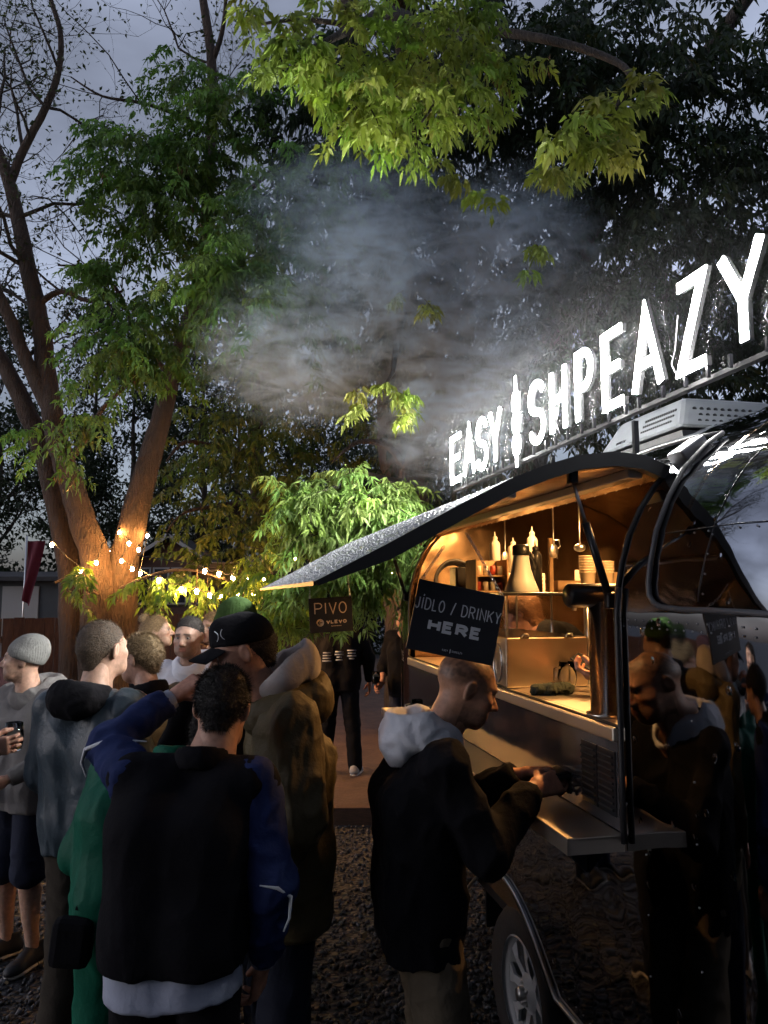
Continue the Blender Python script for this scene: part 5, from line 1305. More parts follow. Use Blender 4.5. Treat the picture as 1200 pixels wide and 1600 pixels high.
def spray(clusters, rng, size=1.0, tw=1.0, col=(.05, .095, .022), var=.35, droop=.75, seeds=0.0, per=8, brown=0.0, five=.45, nar=1.0):
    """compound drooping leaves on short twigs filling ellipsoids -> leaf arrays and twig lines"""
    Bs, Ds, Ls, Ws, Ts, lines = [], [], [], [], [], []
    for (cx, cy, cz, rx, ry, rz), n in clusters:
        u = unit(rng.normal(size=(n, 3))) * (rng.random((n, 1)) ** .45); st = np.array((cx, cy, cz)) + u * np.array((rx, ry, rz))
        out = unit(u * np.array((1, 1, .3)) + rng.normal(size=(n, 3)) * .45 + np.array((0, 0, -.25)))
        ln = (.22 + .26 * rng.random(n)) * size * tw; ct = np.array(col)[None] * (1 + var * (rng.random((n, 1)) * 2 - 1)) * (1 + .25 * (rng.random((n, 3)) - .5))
        for i in range(n):
            k = per; t = np.linspace(.12, 1, k)[:, None]; pts = st[i] + out[i] * ln[i] * t + np.array((0, 0, -1)) * (t ** 2) * ln[i] * .35
            lines.append((st[i], pts[k // 2], pts[-1]))
            side = unit(np.cross(out[i], (0, 0, 1.0)) + 1e-4)
            for s in (-1, 1):
                pd = unit(side * s * .8 + out[i] * .45 + rng.normal(size=(k, 3)) * .3 + np.array((0, 0, -.35)))
                pl = (.05 + .04 * rng.random(k))[:, None] * size; mid = pts + pd * pl
                hang = unit(pd * .55 + np.array((0, 0, -droop)) + rng.normal(size=(k, 3)) * .22)
                Bs.append(mid); Ds.append(hang); Ls.append((.075 + .035 * rng.random(k)) * size); Ws.append((.026 + .012 * rng.random(k)) * size)
                for q in (-1, 1):
                    lat = unit(np.cross(pd, hang)) * q
                    dd = unit(lat * .75 + hang * .75 + rng.normal(size=(k, 3)) * .18); Bs.append(mid - pd * pl * .25); Ds.append(dd); Ls.append((.060 + .03 * rng.random(k)) * size); Ws.append((.022 + .010 * rng.random(k)) * size)
                    Ts.append(ct[i][None] * (1 + .3 * (rng.random((k, 1)) - .5)))
                Ts.append(ct[i][None] * (1 + .3 * (rng.random((k, 1)) - .5)))
                if rng.random() < five:
                    lat = unit(np.cross(pd, hang))
                    for q in (-1, 1):
                        Bs.append(mid - pd * pl * .7); Ds.append(unit(lat * q * .9 + hang * .6 + rng.normal(size=(k, 3)) * .18)); Ls.append((.052 + .02 * rng.random(k)) * size); Ws.append((.020 + .008 * rng.random(k)) * size); Ts.append(ct[i][None] * (1 + .3 * (rng.random((k, 1)) - .5)))
            if brown and rng.random() < brown:
                m = 14; Bs.append(pts[-1] + rng.normal(size=(m, 3)) * .03 * size); Ds.append(unit(rng.normal(size=(m, 3)) * .25 + np.array((0, 0, -1)))); Ls.append((.04 + .03 * rng.random(m)) * size); Ws.append(np.full(m, .010) * size); Ts.append(np.array((.17, .10, .05))[None] * (.7 + .6 * rng.random((m, 1))))
    return np.concatenate(Bs), np.concatenate(Ds), np.concatenate(Ls), np.concatenate(Ws) * nar, np.concatenate(Ts), lines

def crown(name, parent, sp, rng, mat='leaf'):
    B, D, L, W, Tn, lines = sp; V, F, C = leaflets(B, D, L, W, Tn, rng); me = np_mesh(name, V, F)
    ca = me.color_attributes.new('tint', 'FLOAT_COLOR', 'POINT'); ca.data.foreach_set('color', np.concatenate([np.clip(C, .003, 1), np.ones((len(C), 1))], axis=1).astype(np.float32).ravel())
    o = link(name, me, mat, parent, smooth=False); o['kind'] = 'stuff'; return o, lines

def limb(mb, pts, n=9, wob=0.0, rng=None):
    P = [Vector(p[:3]) for p in pts]; R = [p[3] for p in pts]; Q, S = [], []
    for i in range(len(P) - 1):      # Catmull-Rom
        a, b, c, d = P[max(0, i - 1)], P[i], P[i + 1], P[min(len(P) - 1, i + 2)]
        for k in range(4):
            t = k / 4; q = .5 * ((2 * b) + (c - a) * t + (2 * a - 5 * b + 4 * c - d) * t * t + (3 * b - a - 3 * c + d) * t ** 3)
            r = R[i] + (R[i + 1] - R[i]) * t
            if wob: q = q + Vector(rng.normal(size=3)) * r * wob; r *= 1 + wob * .6 * (rng.random() - .5)
            Q.append(q); S.append(r)
    Q.append(P[-1]); S.append(R[-1]); mb.tube(Q, S, n); return Q

def grow(mb, p, d, ln, r, lev, rng, tips, up=.12):
    """bare branching twigs"""
    n = 5; pts = [p]; rs = [r]
    for i in range(n):
        d = (d + Vector(rng.normal(size=3)) * .26 + Vector((0, 0, up))).normalized(); p = p + d * ln / n; pts.append(p); rs.append(r * (1 - .13 * (i + 1)))
    mb.tube(pts, rs, 5 if lev > 1 else 4, caps=False)
    if lev <= 0: tips.extend(pts[2:]); return
    for i in range(2, n + 1):
        for _ in range(2 if rng.random() < .45 else 1):
            e = (d * .35 + Vector(rng.normal(size=3)) * .8).normalized(); grow(mb, pts[i], e, ln * (.5 + .25 * rng.random()), rs[i] * .6, lev - 1, rng, tips, up)

def build_tree(name, label, group, limbs, clusters, root, rng, mat='bark', mat2=None, bare=None, wob=.05, thin=1.0, **kw):
    o = empty(name, root); tag(o, label, 'tree', group)
    inv = Vector(root)
    mb = MB()
    for k, pts in limbs.items():
        pts = [(x - inv.x, y - inv.y, z - inv.z, r * thin) for x, y, z, r in pts]
        if k in ('R', 'L', 'L0', 'T', 'T2', 'S'): x, y, z, r = pts[0]; pts = [(x, y, -.02, r * 1.35), (x, y, .12, r * 1.12)] + pts
        limb(mb, pts, 14 if pts[0][3] > .1 else 7, wob, rng)
    tr = mb.build('trunk', mat, o, recalc=False)
    tips = []
    if bare:
        mb = MB()
        for (p, d, ln, r, lev) in bare: grow(mb, Vector(p) - inv, Vector(d).normalized(), ln, r, lev, rng, tips)
        mb.build('branches', mat2 or mat, o, recalc=False)
    if clusters:
        cl = [((c[0] - inv.x, c[1] - inv.y, c[2] - inv.z, *c[3:]), n) for c, n in clusters]
        sp = spray(cl, rng, **kw); cr_, lines = crown('crown', o, sp, rng)
        mb = MB()
        for a, b, c in lines: mb.tube([a, b, c], [.005, .003, .0015], 3, caps=False)
        mb.build('twigs', mat2 or mat, o, recalc=False)['kind'] = 'stuff'
    return o, tips

def buds(o, tips, rng, size=.06, per=3, col=(.035, .05, .02)):
    P = np.repeat(np.array([tuple(t) for t in tips]), per, axis=0); n = len(P)
    D = unit(rng.normal(size=(n, 3)) + np.array((0, 0, .1))); L = size * (.5 + .8 * rng.random(n)); V, F, C = leaflets(P, D, L, L * .5, np.array(col)[None] * (.6 + .8 * rng.random((n, 1))), rng)
    me = np_mesh('young_leaves', V, F); ca = me.color_attributes.new('tint', 'FLOAT_COLOR', 'POINT'); ca.data.foreach_set('color', np.concatenate([C, np.ones((len(C), 1))], axis=1).astype(np.float32).ravel())
    link('young_leaves', me, 'leaf', o, smooth=False)['kind'] = 'stuff'

rg = np.random.default_rng(21)
bare = []
for k, i0 in (('L', 8), ('B1', 1), ('R', 9), ('B6', 1), ('B3', 0), ('L2', 1), ('B9', 1), ('L0', 4), ('B4', 2)):
    for (x, y, z, r) in STEMS[k][i0:]:
        for _ in range(2 if k in ('B1', 'B6', 'L') else 1):
            if rg.random() < .72: bare.append(((x, y, z), (rg.normal() * .9 + (.35 if k in ('B1', 'L', 'L2') else -.2), rg.normal() * .6, .25 + .5 * rg.random()), 1.0 + .8 * rg.random(), min(.03, r * .4), 2))
tree1, tips = build_tree('maple_tree', 'large forked maple with orange-lit trunks wrapped in string lights', 'trees round the yard', STEMS, CR1, (-3.15, 9.0, .08), rg, bare=bare, mat2='bark_dark', wob=.04, thin=.86, size=1.15, col=(.095, .170, .038), brown=.05)
buds(tree1, tips, rg, .065, 1)
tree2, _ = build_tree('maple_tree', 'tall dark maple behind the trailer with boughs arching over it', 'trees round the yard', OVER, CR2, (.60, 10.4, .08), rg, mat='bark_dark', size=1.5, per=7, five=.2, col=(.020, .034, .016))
for nm, cl_, kw in (('overhanging_bough', OVL, dict(size=.86, tw=.55, col=(.215, .285, .055), var=.22, brown=.06)), ('overhanging_bough', SPR, dict(size=.9, tw=.3, col=(.25, .30, .065), var=.2))):  # bough leaves far lighter than the crown: sign light put into their colour
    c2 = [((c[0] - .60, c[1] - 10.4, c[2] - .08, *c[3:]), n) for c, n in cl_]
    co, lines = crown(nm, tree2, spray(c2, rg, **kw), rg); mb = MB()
    for a, b, c in lines: mb.tube([a, b, c], [.004, .0028, .0014], 3, caps=False)
    mb.build('twigs', 'bark', co, recalc=False)['kind'] = 'stuff'
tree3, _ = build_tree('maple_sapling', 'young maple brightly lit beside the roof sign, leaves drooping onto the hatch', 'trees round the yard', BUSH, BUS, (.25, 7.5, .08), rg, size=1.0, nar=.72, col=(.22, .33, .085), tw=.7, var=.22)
tree4, _ = build_tree('maple_tree', 'mid-distance maple with olive leaves between the fork and the trailer', 'trees round the yard', MID, MDC, (-1.7, 12.0, .08), rg, size=1.45, per=7, col=(.080, .110, .026), five=.2)

# ------------------------------------------------------------------ beyond the yard: fence, huts, flag, far trees
mk('fence_wood', (.085, .042, .030), .75, var=.4, vscale=6, bump=.5, bscale=30, stretch=(6, 6, 1)); mk('hut_wood', (.10, .045, .03), .7, var=.3, vscale=5, bump=.3, bscale=30)
mk('trim_white', (.30, .29, .28), .7); mk('roof_dark', (.03, .028, .03), .7, bump=.4, bscale=30); mk('flag_red', (.10, .006, .018), .8); mk('window_dark', (.02, .022, .03), .08, spec=.8)
mk('canopy_slat', (.42, .30, .17), .6, var=.2, vscale=8); mk('shed_paint', (.05, .055, .06), .7, var=.2, vscale=3)

fa, fb = Vector((-7.4, 7.9, .10)), Vector((-.9, 15.7, .10)); fd = (fb - fa).normalized(); fl = (fb - fa).length
fence = empty('board_fence', fa); tag(fence, 'dark red-brown board fence running behind the crowd', 'fence')
pm = MB(); pm.box((0, 0, .745), (.142, .022, 1.49), bev=.003); pme = pm.mesh('plank'); n = int(fl / .15)
for i in range(n):
    o = link('plank', pme, 'fence_wood', fence, smooth=False); q = fd * (i * .15 + .07)
    o.location = q + Vector((random.uniform(-.004, .004), random.uniform(-.004, .004), random.uniform(-.012, .008))); o.rotation_euler = (0, random.uniform(-.006, .006), math.atan2(fd.y, fd.x))
for z in (.35, 1.2):
    mb = MB(); mb.box((fl / 2, .04, z), (fl, .045, .09)); o = mb.build('rail', 'fence_wood', fence); o.rotation_euler = (0, 0, math.atan2(fd.y, fd.x))

hut = empty('timber_hut', (-6.1, 22.0, 0)); tag(hut, 'small gabled timber hut with white framed windows beyond the fence', 'hut')
mb = MB(); mb.prism([(-1.1, 0), (1.1, 0), (1.1, 2.75), (0, 3.45), (-1.1, 2.75)], 1, 0, 2.2); mb.build('wall', 'hut_wood', hut)
for s in (-1, 1):
    mb = MB(); a = math.atan2(.7, 1.1); L = 1.55; mb.box((s * .62, 1.0, 3.17), (L, 2.7, .06), rot=Matrix.Rotation(s * a, 3, 'Y')); rf = mb.build('roof', 'roof_dark', hut)
    mb = MB(); mb.box((s * .62, -.36, 3.17), (L, .03, .10), rot=Matrix.Rotation(s * a, 3, 'Y')); mb.build('barge_board', 'trim_white', rf)
for x in (-.78, -.26, .26, .78):
    w = empty('window', (x, -.01, 2.15)); w.parent = hut
    mb = MB(); mb.box((0, 0, 0), (.40, .02, .95)); mb.build('pane', 'window_dark', w)
    for (cx, cz, sx, sz) in ((-.21, 0, .05, 1.05), (.21, 0, .05, 1.05), (0, .5, .37, .05), (0, -.5, .37, .05)):
        mb = MB(); mb.box((cx, -.018, cz), (sx, .04, sz)); mb.build('frame', 'trim_white', w)
shed = empty('shed', (-9.4, 18.2, 0)); tag(shed, 'dark low shed with a pale door at the far left', 'shed')
mb = MB(); mb.box((0, .9, 1.15), (3.6, 1.8, 2.3)); mb.build('wall', 'shed_paint', shed)
mb = MB(); mb.box((0, .8, 2.36), (3.9, 2.2, .10), rot=Matrix.Rotation(.08, 3, 'X')); mb.build('roof', 'roof_dark', shed)
mb = MB(); mb.box((.85, -.02, 1.1), (.85, .04, 2.0)); mb.build('door', 'trim_white', shed)
mb = MB(); mb.box((-.5, -.02, 1.4), (.9, .04, .8)); mb.build('window', 'window_dark', shed)
flag = empty('flag', (-6.99, 15.0, .1)); tag(flag, 'dark red banner flag on a pole behind the fence', 'flag')
mb = MB(); mb.tube([(0, 0, 0), (0, 0, 2.95)], .018, 8); mb.build('pole', 'aluminium', flag)
mb = MB(); vs = []; m_, n_ = 8, 14
for i in range(n_ + 1):
    for j in range(m_ + 1):
        t = i / n_; s = j / m_; wd = .34 * (1 - .55 * t); vs.append((.02 + wd * s - .05 * t, .04 * math.sin(s * 7 + t * 4), 2.85 - 1.15 * t - .12 * s * t))
mb.add(vs, [(i * (m_ + 1) + j, (i + 1) * (m_ + 1) + j, (i + 1) * (m_ + 1) + j + 1, i * (m_ + 1) + j + 1) for i in range(n_) for j in range(m_)], True); mb.build('cloth', 'flag_red', flag)

bar = empty('bar_table', (-3.5, 13.2, .1)); tag(bar, 'long dark bar table behind the fence under the string lights', 'table')
mb = MB(); mb.box((0, 0, 1.62), (1.7, .45, .05), bev=.008); mb.build('tabletop', 'black_metal', bar)
for x in (-.78, .78):
    for y in (-.18, .18):
        mb = MB(); mb.box((x, y, .80), (.05, .05, 1.59)); mb.build('leg', 'black_metal', bar)
can = empty('slatted_canopy', (-2.9, 13.6, .1)); tag(can, 'pale slatted canopy glowing under the string lights', 'canopy')
for k in range(9):
    mb = MB(); mb.box((0, -.35 + .09 * k, 2.12 - .035 * k + .22), (.95, .07, .015), rot=Matrix.Rotation(-.35, 3, 'X')); mb.build('slat', 'canopy_slat', can)
for x in (-.45, .45):
    mb = MB(); mb.box((x, 0, 2.18), (.05, .85, .05), rot=Matrix.Rotation(-.36, 3, 'X')); mb.build('beam', 'hut_wood', can)
    mb = MB(); mb.box((x, .0, 1.08), (.06, .06, 2.14)); mb.build('post', 'hut_wood', can)

rb = np.random.default_rng(77)
def far_tree(x, y, h, lab, dense, w=1.6):
    o = empty('far_tree', (x, y, 0)); tag(o, lab, 'tree', 'far trees behind the yard'); mb = MB(); tips = []
    pts = [(0, 0, 0, .2)]
    for i in range(1, 7): pts.append((pts[-1][0] + rb.normal() * .12, pts[-1][1] + rb.normal() * .1, h * i / 6, .2 * (1 - i / 7)))
    limb(mb, pts, 7)
    for i in range(1, 7):
        for _ in range(3): grow(mb, Vector(pts[i][:3]), Vector((rb.normal(), rb.normal() * .6, .5)).normalized(), w * (.6 + .5 * rb.random()), pts[i][3] * .35 + .008, 2, rb, tips)
    mb.build('trunk', 'bark_dark', o, recalc=False)
    P = np.array([tuple(t) for t in tips]); k = dense; P = np.repeat(P, k, axis=0) + rb.normal(size=(len(P) * k, 3)) * .14; n = len(P)
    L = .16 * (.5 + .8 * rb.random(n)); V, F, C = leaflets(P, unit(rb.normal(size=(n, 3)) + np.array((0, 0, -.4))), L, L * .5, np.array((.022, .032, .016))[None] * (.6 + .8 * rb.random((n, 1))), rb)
    me = np_mesh('crown', V, F); ca = me.color_attributes.new('tint', 'FLOAT_COLOR', 'POINT'); ca.data.foreach_set('color', np.concatenate([C, np.ones((len(C), 1))], axis=1).astype(np.float32).ravel())
    link('crown', me, 'leaf', o, smooth=False)['kind'] = 'stuff'
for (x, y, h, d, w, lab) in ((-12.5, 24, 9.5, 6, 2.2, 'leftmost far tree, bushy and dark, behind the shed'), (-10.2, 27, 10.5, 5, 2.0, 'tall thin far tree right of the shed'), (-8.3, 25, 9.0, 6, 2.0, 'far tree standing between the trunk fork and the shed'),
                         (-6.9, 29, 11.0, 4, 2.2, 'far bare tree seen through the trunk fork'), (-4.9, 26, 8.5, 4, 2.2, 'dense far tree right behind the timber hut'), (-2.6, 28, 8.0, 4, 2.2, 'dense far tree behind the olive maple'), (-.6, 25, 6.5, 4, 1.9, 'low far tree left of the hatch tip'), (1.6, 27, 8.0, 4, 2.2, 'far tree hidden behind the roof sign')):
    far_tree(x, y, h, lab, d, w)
hd = np.random.default_rng(5); n = 26000
P = np.stack([-16 + 22 * hd.random(n), 21 + 3 * hd.random(n) * 1.0 + 3, (hd.random(n) ** .8) * (3.0 + .5 * np.sin(hd.random(n) * 6))], axis=1); P[:, 2] *= 1 + .25 * np.sin(P[:, 0] * 1.7) + .15 * np.sin(P[:, 0] * 4.1)
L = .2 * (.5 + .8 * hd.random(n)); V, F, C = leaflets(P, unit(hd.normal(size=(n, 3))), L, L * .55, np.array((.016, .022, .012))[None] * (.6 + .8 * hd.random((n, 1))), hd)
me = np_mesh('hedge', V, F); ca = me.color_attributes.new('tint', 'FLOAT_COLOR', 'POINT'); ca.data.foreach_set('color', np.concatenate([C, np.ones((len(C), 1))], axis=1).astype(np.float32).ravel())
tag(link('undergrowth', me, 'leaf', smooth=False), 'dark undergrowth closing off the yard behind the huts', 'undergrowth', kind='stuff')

n = 15000; P = np.stack([-13 + 24 * hd.random(n), -7 - 4 * hd.random(n), 9.5 * hd.random(n) ** .9], axis=1); P[:, 2] *= 1 + .18 * np.sin(P[:, 0] * 1.1) + .1 * np.sin(P[:, 0] * 3.1)  # leaf mass behind the camera, added to keep sky light off the crowd
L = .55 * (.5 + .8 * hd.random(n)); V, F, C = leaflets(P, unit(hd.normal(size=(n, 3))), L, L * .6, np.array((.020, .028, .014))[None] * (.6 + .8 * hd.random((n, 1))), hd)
me = np_mesh('shade_belt', V, F); ca = me.color_attributes.new('tint', 'FLOAT_COLOR', 'POINT'); ca.data.foreach_set('color', np.concatenate([C, np.ones((len(C), 1))], axis=1).astype(np.float32).ravel())
tag(link('shade_belt', me, 'leaf', smooth=False), 'unseen belt of dark trees added behind the camera to block sky light', 'trees', kind='stuff')

# ------------------------------------------------------------------ string lights
mk('bulb_glow', (1, .8, .5), .4, emit=(1.0, .47, .13), estr=330.0)
BULB1 = [(-3.55, 8.2, 2.44), (-3.37, 8.55, 2.17), (-3.18, 8.5, 2.26), (-3.25, 8.9, 2.5), (-3.21, 9.0, 2.4), (-3.11, 8.9, 2.46), (-3.04, 8.8, 2.62), (-2.86, 8.6, 2.48), (-2.92, 8.55, 2.28), (-2.78, 8.5, 2.19), (-2.75, 8.6, 2.41), (-2.75, 8.9, 2.59), (-2.69, 8.5, 2.14), (-2.19, 7.5, 2.05), (-1.97, 7.5, 1.96), (-1.82, 7.5, 1.94), (-1.69, 7.5, 1.9), (-1.58, 7.5, 1.89), (-1.41, 7.5, 1.9), (-1.27, 7.5, 1.9)]
BULB3 = [(-1.1, 9.6, 2.35), (-.7, 9.9, 2.25), (-.3, 10.1, 2.2), (.1, 10.2, 2.2), (.5, 10.2, 2.25), (.9, 10.1, 2.35), (1.3, 9.9, 2.45)]
BULB2 = [(-1.77, 7.6, 2.14), (-1.63, 7.6, 2.11), (-1.49, 7.6, 2.07), (-1.34, 7.6, 2.05), (-1.19, 7.6, 2.05)]
mb = MB(); mb.sphere((0, 0, -.046), (.019, .019, .026), 8, 5); bme = mb.mesh('bulb'); bme.materials.append(M('bulb_glow'))
mb = MB(); mb.lathe([(.0, .006), (.012, .006), (.015, -.004), (.013, -.026), (0, -.026)], 10); sme = mb.mesh('socket'); sme.materials.append(M('black_rubber'))
for pts, lab in ((BULB1, 'warm string lights wound round the forked trunk and trailing right'), (BULB2, 'short row of warm string lights near the tip of the hatch'), (BULB3, 'warm string lights over the terrace glimpsed through the leaves behind the hatch')):
    st = empty('string_lights', pts[0]); tag(st, lab, 'string lights', 'warm string lights'); b0 = Vector(pts[0]); line = []
    for i, p in enumerate(pts):
        q = Vector(p) - b0 + Vector((0, 0, .05)); line.append(q)
        if i < len(pts) - 1: line.append((q + Vector(pts[i + 1]) - b0 + Vector((0, 0, .05))) / 2 + Vector((0, 0, -.03)))
        o = link('bulb', bme, None, st); o.location = q; s_ = link('socket', sme, None, o)
    if pts is BULB1: line.append(line[-1] + Vector((.6, .5, .25)))
    else: line = [line[0] + Vector((-.6, -.2, .1))] + line + [line[-1] + Vector((.5, .1, .12))]
    mb = MB(); mb.tube(line, .0045, 5); mb.build('cable', 'black_rubber', st)

# ------------------------------------------------------------------ hanging boards
mk('board_black', (.012, .013, .018), .5, var=.2, vscale=12); mk('board_print', (.52, .54, .58), .6); mk('board_cream', (.50, .40, .30), .6)
def chain(parent, a, b):
    a, b = Vector(a), Vector(b); n = max(3, int((b - a).length / .014)); mb = MB(); d = (b - a).normalized(); s = d.orthogonal().normalized(); t = d.cross(s)
    for i in range(n):
        c = a.lerp(b, (i + .5) / n); e = s if i % 2 else t; mb.tube([c + d * .0095 * math.cos(k * PI / 4) + e * .0045 * math.sin(k * PI / 4) for k in range(8)], .0013, 4, closed=True)
    mb.build('chain', 'aluminium', parent)['kind'] = 'stuff'
def board(name, label, c, w, h, roll, yaw, mat):
    o = empty(name, c); o.rotation_euler = (0, math.radians(roll), math.radians(yaw)); tag(o, label, 'sign', 'black hanging boards')
    mb = MB(); mb.box((0, 0, 0), (w, .010, h), bev=.0015); mb.build('panel', 'board_black', o); return o
fput = lambda x, y, d: Vector((x, -.0056 - d, y))
b1 = board('hanging_board', 'tilted black board reading JÍDLO / DRINKY HERE hanging from the hatch', (.2125, 2.30, 1.837), .262, .208, 11.6, 4, 0)
mb = MB(); word(mb, 'JÍDLO / DRINKY', .0, .018, .0185, .036, .0034, .0008, fput, gap=.22); mb.build('lettering', 'board_print', b1)
mb = MB(); word(mb, 'HERE', .0, -.040, .038, .036, .0098, .0008, fput, gap=.16, narrow={'E': .88}); mb.build('lettering', 'board_print', b1)
mb = MB(); word(mb, 'EASY', -.016, -.090, .0035, .006, .0008, .0006, fput, gap=.35); word(mb, 'SHPEAZY', .020, -.090, .0035, .006, .0008, .0006, fput, gap=.35); mb.box((-.001, -.0058, -.087), (.0022, .0012, .012)); mb.build('lettering', 'board_print', b1)
for x, top in ((.124, (-.02, -.01, .265)), (-.124, (-.075, .02, .215))): chain(b1, (x, 0, .103), top)
b2 = board('hanging_board', 'small black board reading PIVO with left arrow VLEVO under the far hatch corner', (-.302, 4.40, 1.803), .245, .196, -3.5, 4, 0)
mb = MB(); word(mb, 'PIVO', 0, .005, .046, .066, .0062, .0008, fput, gap=.22); mb.build('lettering', 'board_cream', b2)
mb = MB(); word(mb, 'VLEVO', .03, -.050, .0215, .020, .0056, .0008, fput, gap=.16, narrow={'L': .85, 'E': .9}); mb.build('lettering', 'board_cream', b2)
mb = MB(); word(mb, 'L', .0, -.5, .001, .001, .0003, .0001, fput) if False else None
mb.lathe([(0, 0), (.021, 0), (.021, -.002)], 28, (-.062, -.0058, -.042), axis='Y'); mb.build('roundel', 'board_cream', b2)
mb = MB(); ribbon(mb, [(-.050, -.042), (-.074, -.042)], .0045, .0006, .0012, put=lambda x, y, d: Vector((x, -.0075 - d, y))); ribbon(mb, [(-.064, -.031), (-.075, -.042), (-.064, -.053)], .0045, .0006, .0018, put=lambda x, y, d: Vector((x, -.0075 - d, y))); mb.build('arrow', 'board_black', b2)
mb = MB()
for k in range(9): mb.box((.002 + .0065 * k, -.0060, -.064), (.0045, .001, .004))
mb.build('small_print', 'board_cream', b2)['kind'] = 'stuff'
for x in (-.115, .115): chain(b2, (x, 0, .097), (x * .9, .0, .30))

# ------------------------------------------------------------------ things in and on the trailer
mk('glass', (.95, .96, .95), .03, trans=1.0, ior=1.08); mk('glass_thick', (.95, .96, .95), .02, trans=1.0, ior=1.3); mk('beer', (.75, .38, .05), .05, trans=.85, ior=1.2); mk('foam', (.75, .68, .55), .8)
mk('mega_white', (.60, .58, .54), .45); mk('plastic_black', (.014, .014, .016), .35); mk('squeeze', (.65, .60, .52), .45); mk('wood_pale', (.38, .24, .12), .6, var=.3, vscale=20, stretch=(4, 4, 1)); mk('carton', (.34, .22, .12), .75, var=.2, vscale=10); mk('cloth_green', (.035, .045, .035), .95, bump=.4, bscale=120)
mk('label_red', (.35, .05, .03), .6); mk('paper', (.55, .50, .42), .8)
def thing(name, label, cat, s, u, z, rot=0.0, group=None):
    o = empty(name, T(s, u, z), PHI + rot); tag(o, label, cat, group); return o
case = thing('display_case', 'stainless display case with glass upper half on the counter', 'display case', .195, 1.36, 1.525)
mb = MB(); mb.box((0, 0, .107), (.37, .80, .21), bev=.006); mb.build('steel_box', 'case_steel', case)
for (c, s_) in (((0, -.397, .30), (.364, .005, .165)), ((0, .397, .30), (.364, .005, .165)), ((-.182, 0, .30), (.005, .79, .165))):
    mb = MB(); mb.box(c, s_); mb.build('glass_pane', 'glass', case)
for (x, y) in ((-.18, -.395), (.18, -.395), (-.18, .395), (.18, .395)):
    mb = MB(); mb.box((x, y, .30), (.008, .008, .17)); mb.build('post', 'aluminium', case)
mb = MB(); mb.box((0, 0, .395), (.39, .82, .014), bev=.003); mb.build('top_plate', 'black_metal', case)
for y in (-.30, -.12, .06, .24):
    mb = MB(); mb.tube([(-.187, y + .05 * math.cos(t * PI / 8), .10 + .08 * math.sin(t * PI / 8)) for t in range(16)], .004, 5, closed=True); mb.build('oval_trim', 'aluminium', case)
for x in (-.10, .10):
    mb = MB(); mb.tube([(x - .018, -.402, .212), (x - .010, -.41, .226), (x + .010, -.41, .226), (x + .018, -.402, .212)], .004, 6); mb.build('handle', 'aluminium', case)
tower = thing('beer_tower', 'chrome beer tower with black crossbar at the near end of the counter', 'beer tap', .065, .215, 1.525)
mb = MB(); mb.lathe([(0, 0), (.062, 0), (.062, .010), (.047, .014), (.047, .37), (0, .37)], 32); mb.build('column', 'steel', tower)
mb = MB(); mb.lathe([(0, -.125), (.034, -.125), (.040, -.118), (.040, .118), (.034, .125), (0, .125)], 28, (0, 0, .39), axis='X'); mb.build('crossbar', 'plastic_black', tower)
for x in (-.06, .06):
    mb = MB(); mb.tube([(x, .04, .39), (x, .075, .385), (x, .085, .34)], .008, 8); mb.build('tap', 'aluminium', tower)
Z1 = 1.928
mg = thing('megaphone', 'white megaphone with black grip end standing on the display case', 'megaphone', .14, 1.10, Z1)
mb = MB(); mb.lathe([(.076, 0), (.078, .004), (.060, .05), (.044, .10), (.036, .15), (.035, .165)], 28); mb.build('horn', 'mega_white', mg)
mb = MB(); mb.lathe([(.038, .163), (.040, .17), (.038, .205), (.030, .212), (0, .212)], 24); mb.build('end_cap', 'plastic_black', mg)
mb = MB(); mb.tube([(.036, 0, .175), (.062, 0, .150), (.078, 0, .105)], [.011, .010, .009], 8); mb.build('handle', 'plastic_black', mg)
def bottle(name, lab, cat, s, u, z, r, h, mat, noz='plastic_black', grp=None):
    b = thing(name, lab, cat, s, u, z, group=grp); mb = MB(); mb.lathe([(0, 0), (r, 0), (r, h * .68), (r * .9, h * .74), (r * .45, h * .80), (r * .4, h * .84)], 20); mb.build('body', mat, b)
    mb = MB(); mb.lathe([(r * .5, h * .82), (r * .5, h * .87), (r * .16, h * .90), (r * .08, h), (0, h)], 14); mb.build('nozzle', noz, b)
bottle('sauce_bottle', 'tall black squeeze bottle right of the megaphone', 'bottle', .26, 1.22, Z1, .030, .24, 'plastic_black')
for k, (s, u, h) in enumerate(((.245, 1.72, .22), (.34, 1.70, .19), (.44, 1.68, .25))):
    bottle('sauce_bottle', ('pale squeeze bottle nearest the spice boxes', 'shorter pale squeeze bottle in the middle of its row', 'tallest pale squeeze bottle at the row end')[k], 'bottle', s, u, Z1 + .10, .028, h, 'squeeze', 'squeeze', 'pale squeeze bottles')
rk = thing('bottle_crate', 'pale perforated crate under the squeeze bottles', 'crate', .34, 1.69, Z1)
mb = MB(); mb.box((0, 0, .05), (.30, .11, .10), bev=.004); mb.build('body', 'squeeze', rk)
mb = MB()
for i in range(12):
    for j in range(4): mb.box((-.132 + .024 * i, -.056, .02 + .02 * j), (.010, .003, .008))
mb.build('holes', 'carton', rk)['kind'] = 'stuff'
sb = thing('spice_box', 'open wooden spice box with small jars', 'box', .12, 1.50, Z1)
for (c, s_) in (((-.08, 0, .08), (.008, .16, .16)), ((.08, 0, .08), (.008, .16, .16)), ((0, .076, .08), (.152, .008, .16)), ((0, 0, .004), (.152, .144, .008)), ((0, 0, .08), (.152, .140, .006))):
    mb = MB(); mb.box(c, s_); mb.build('board', 'wood_pale', sb)
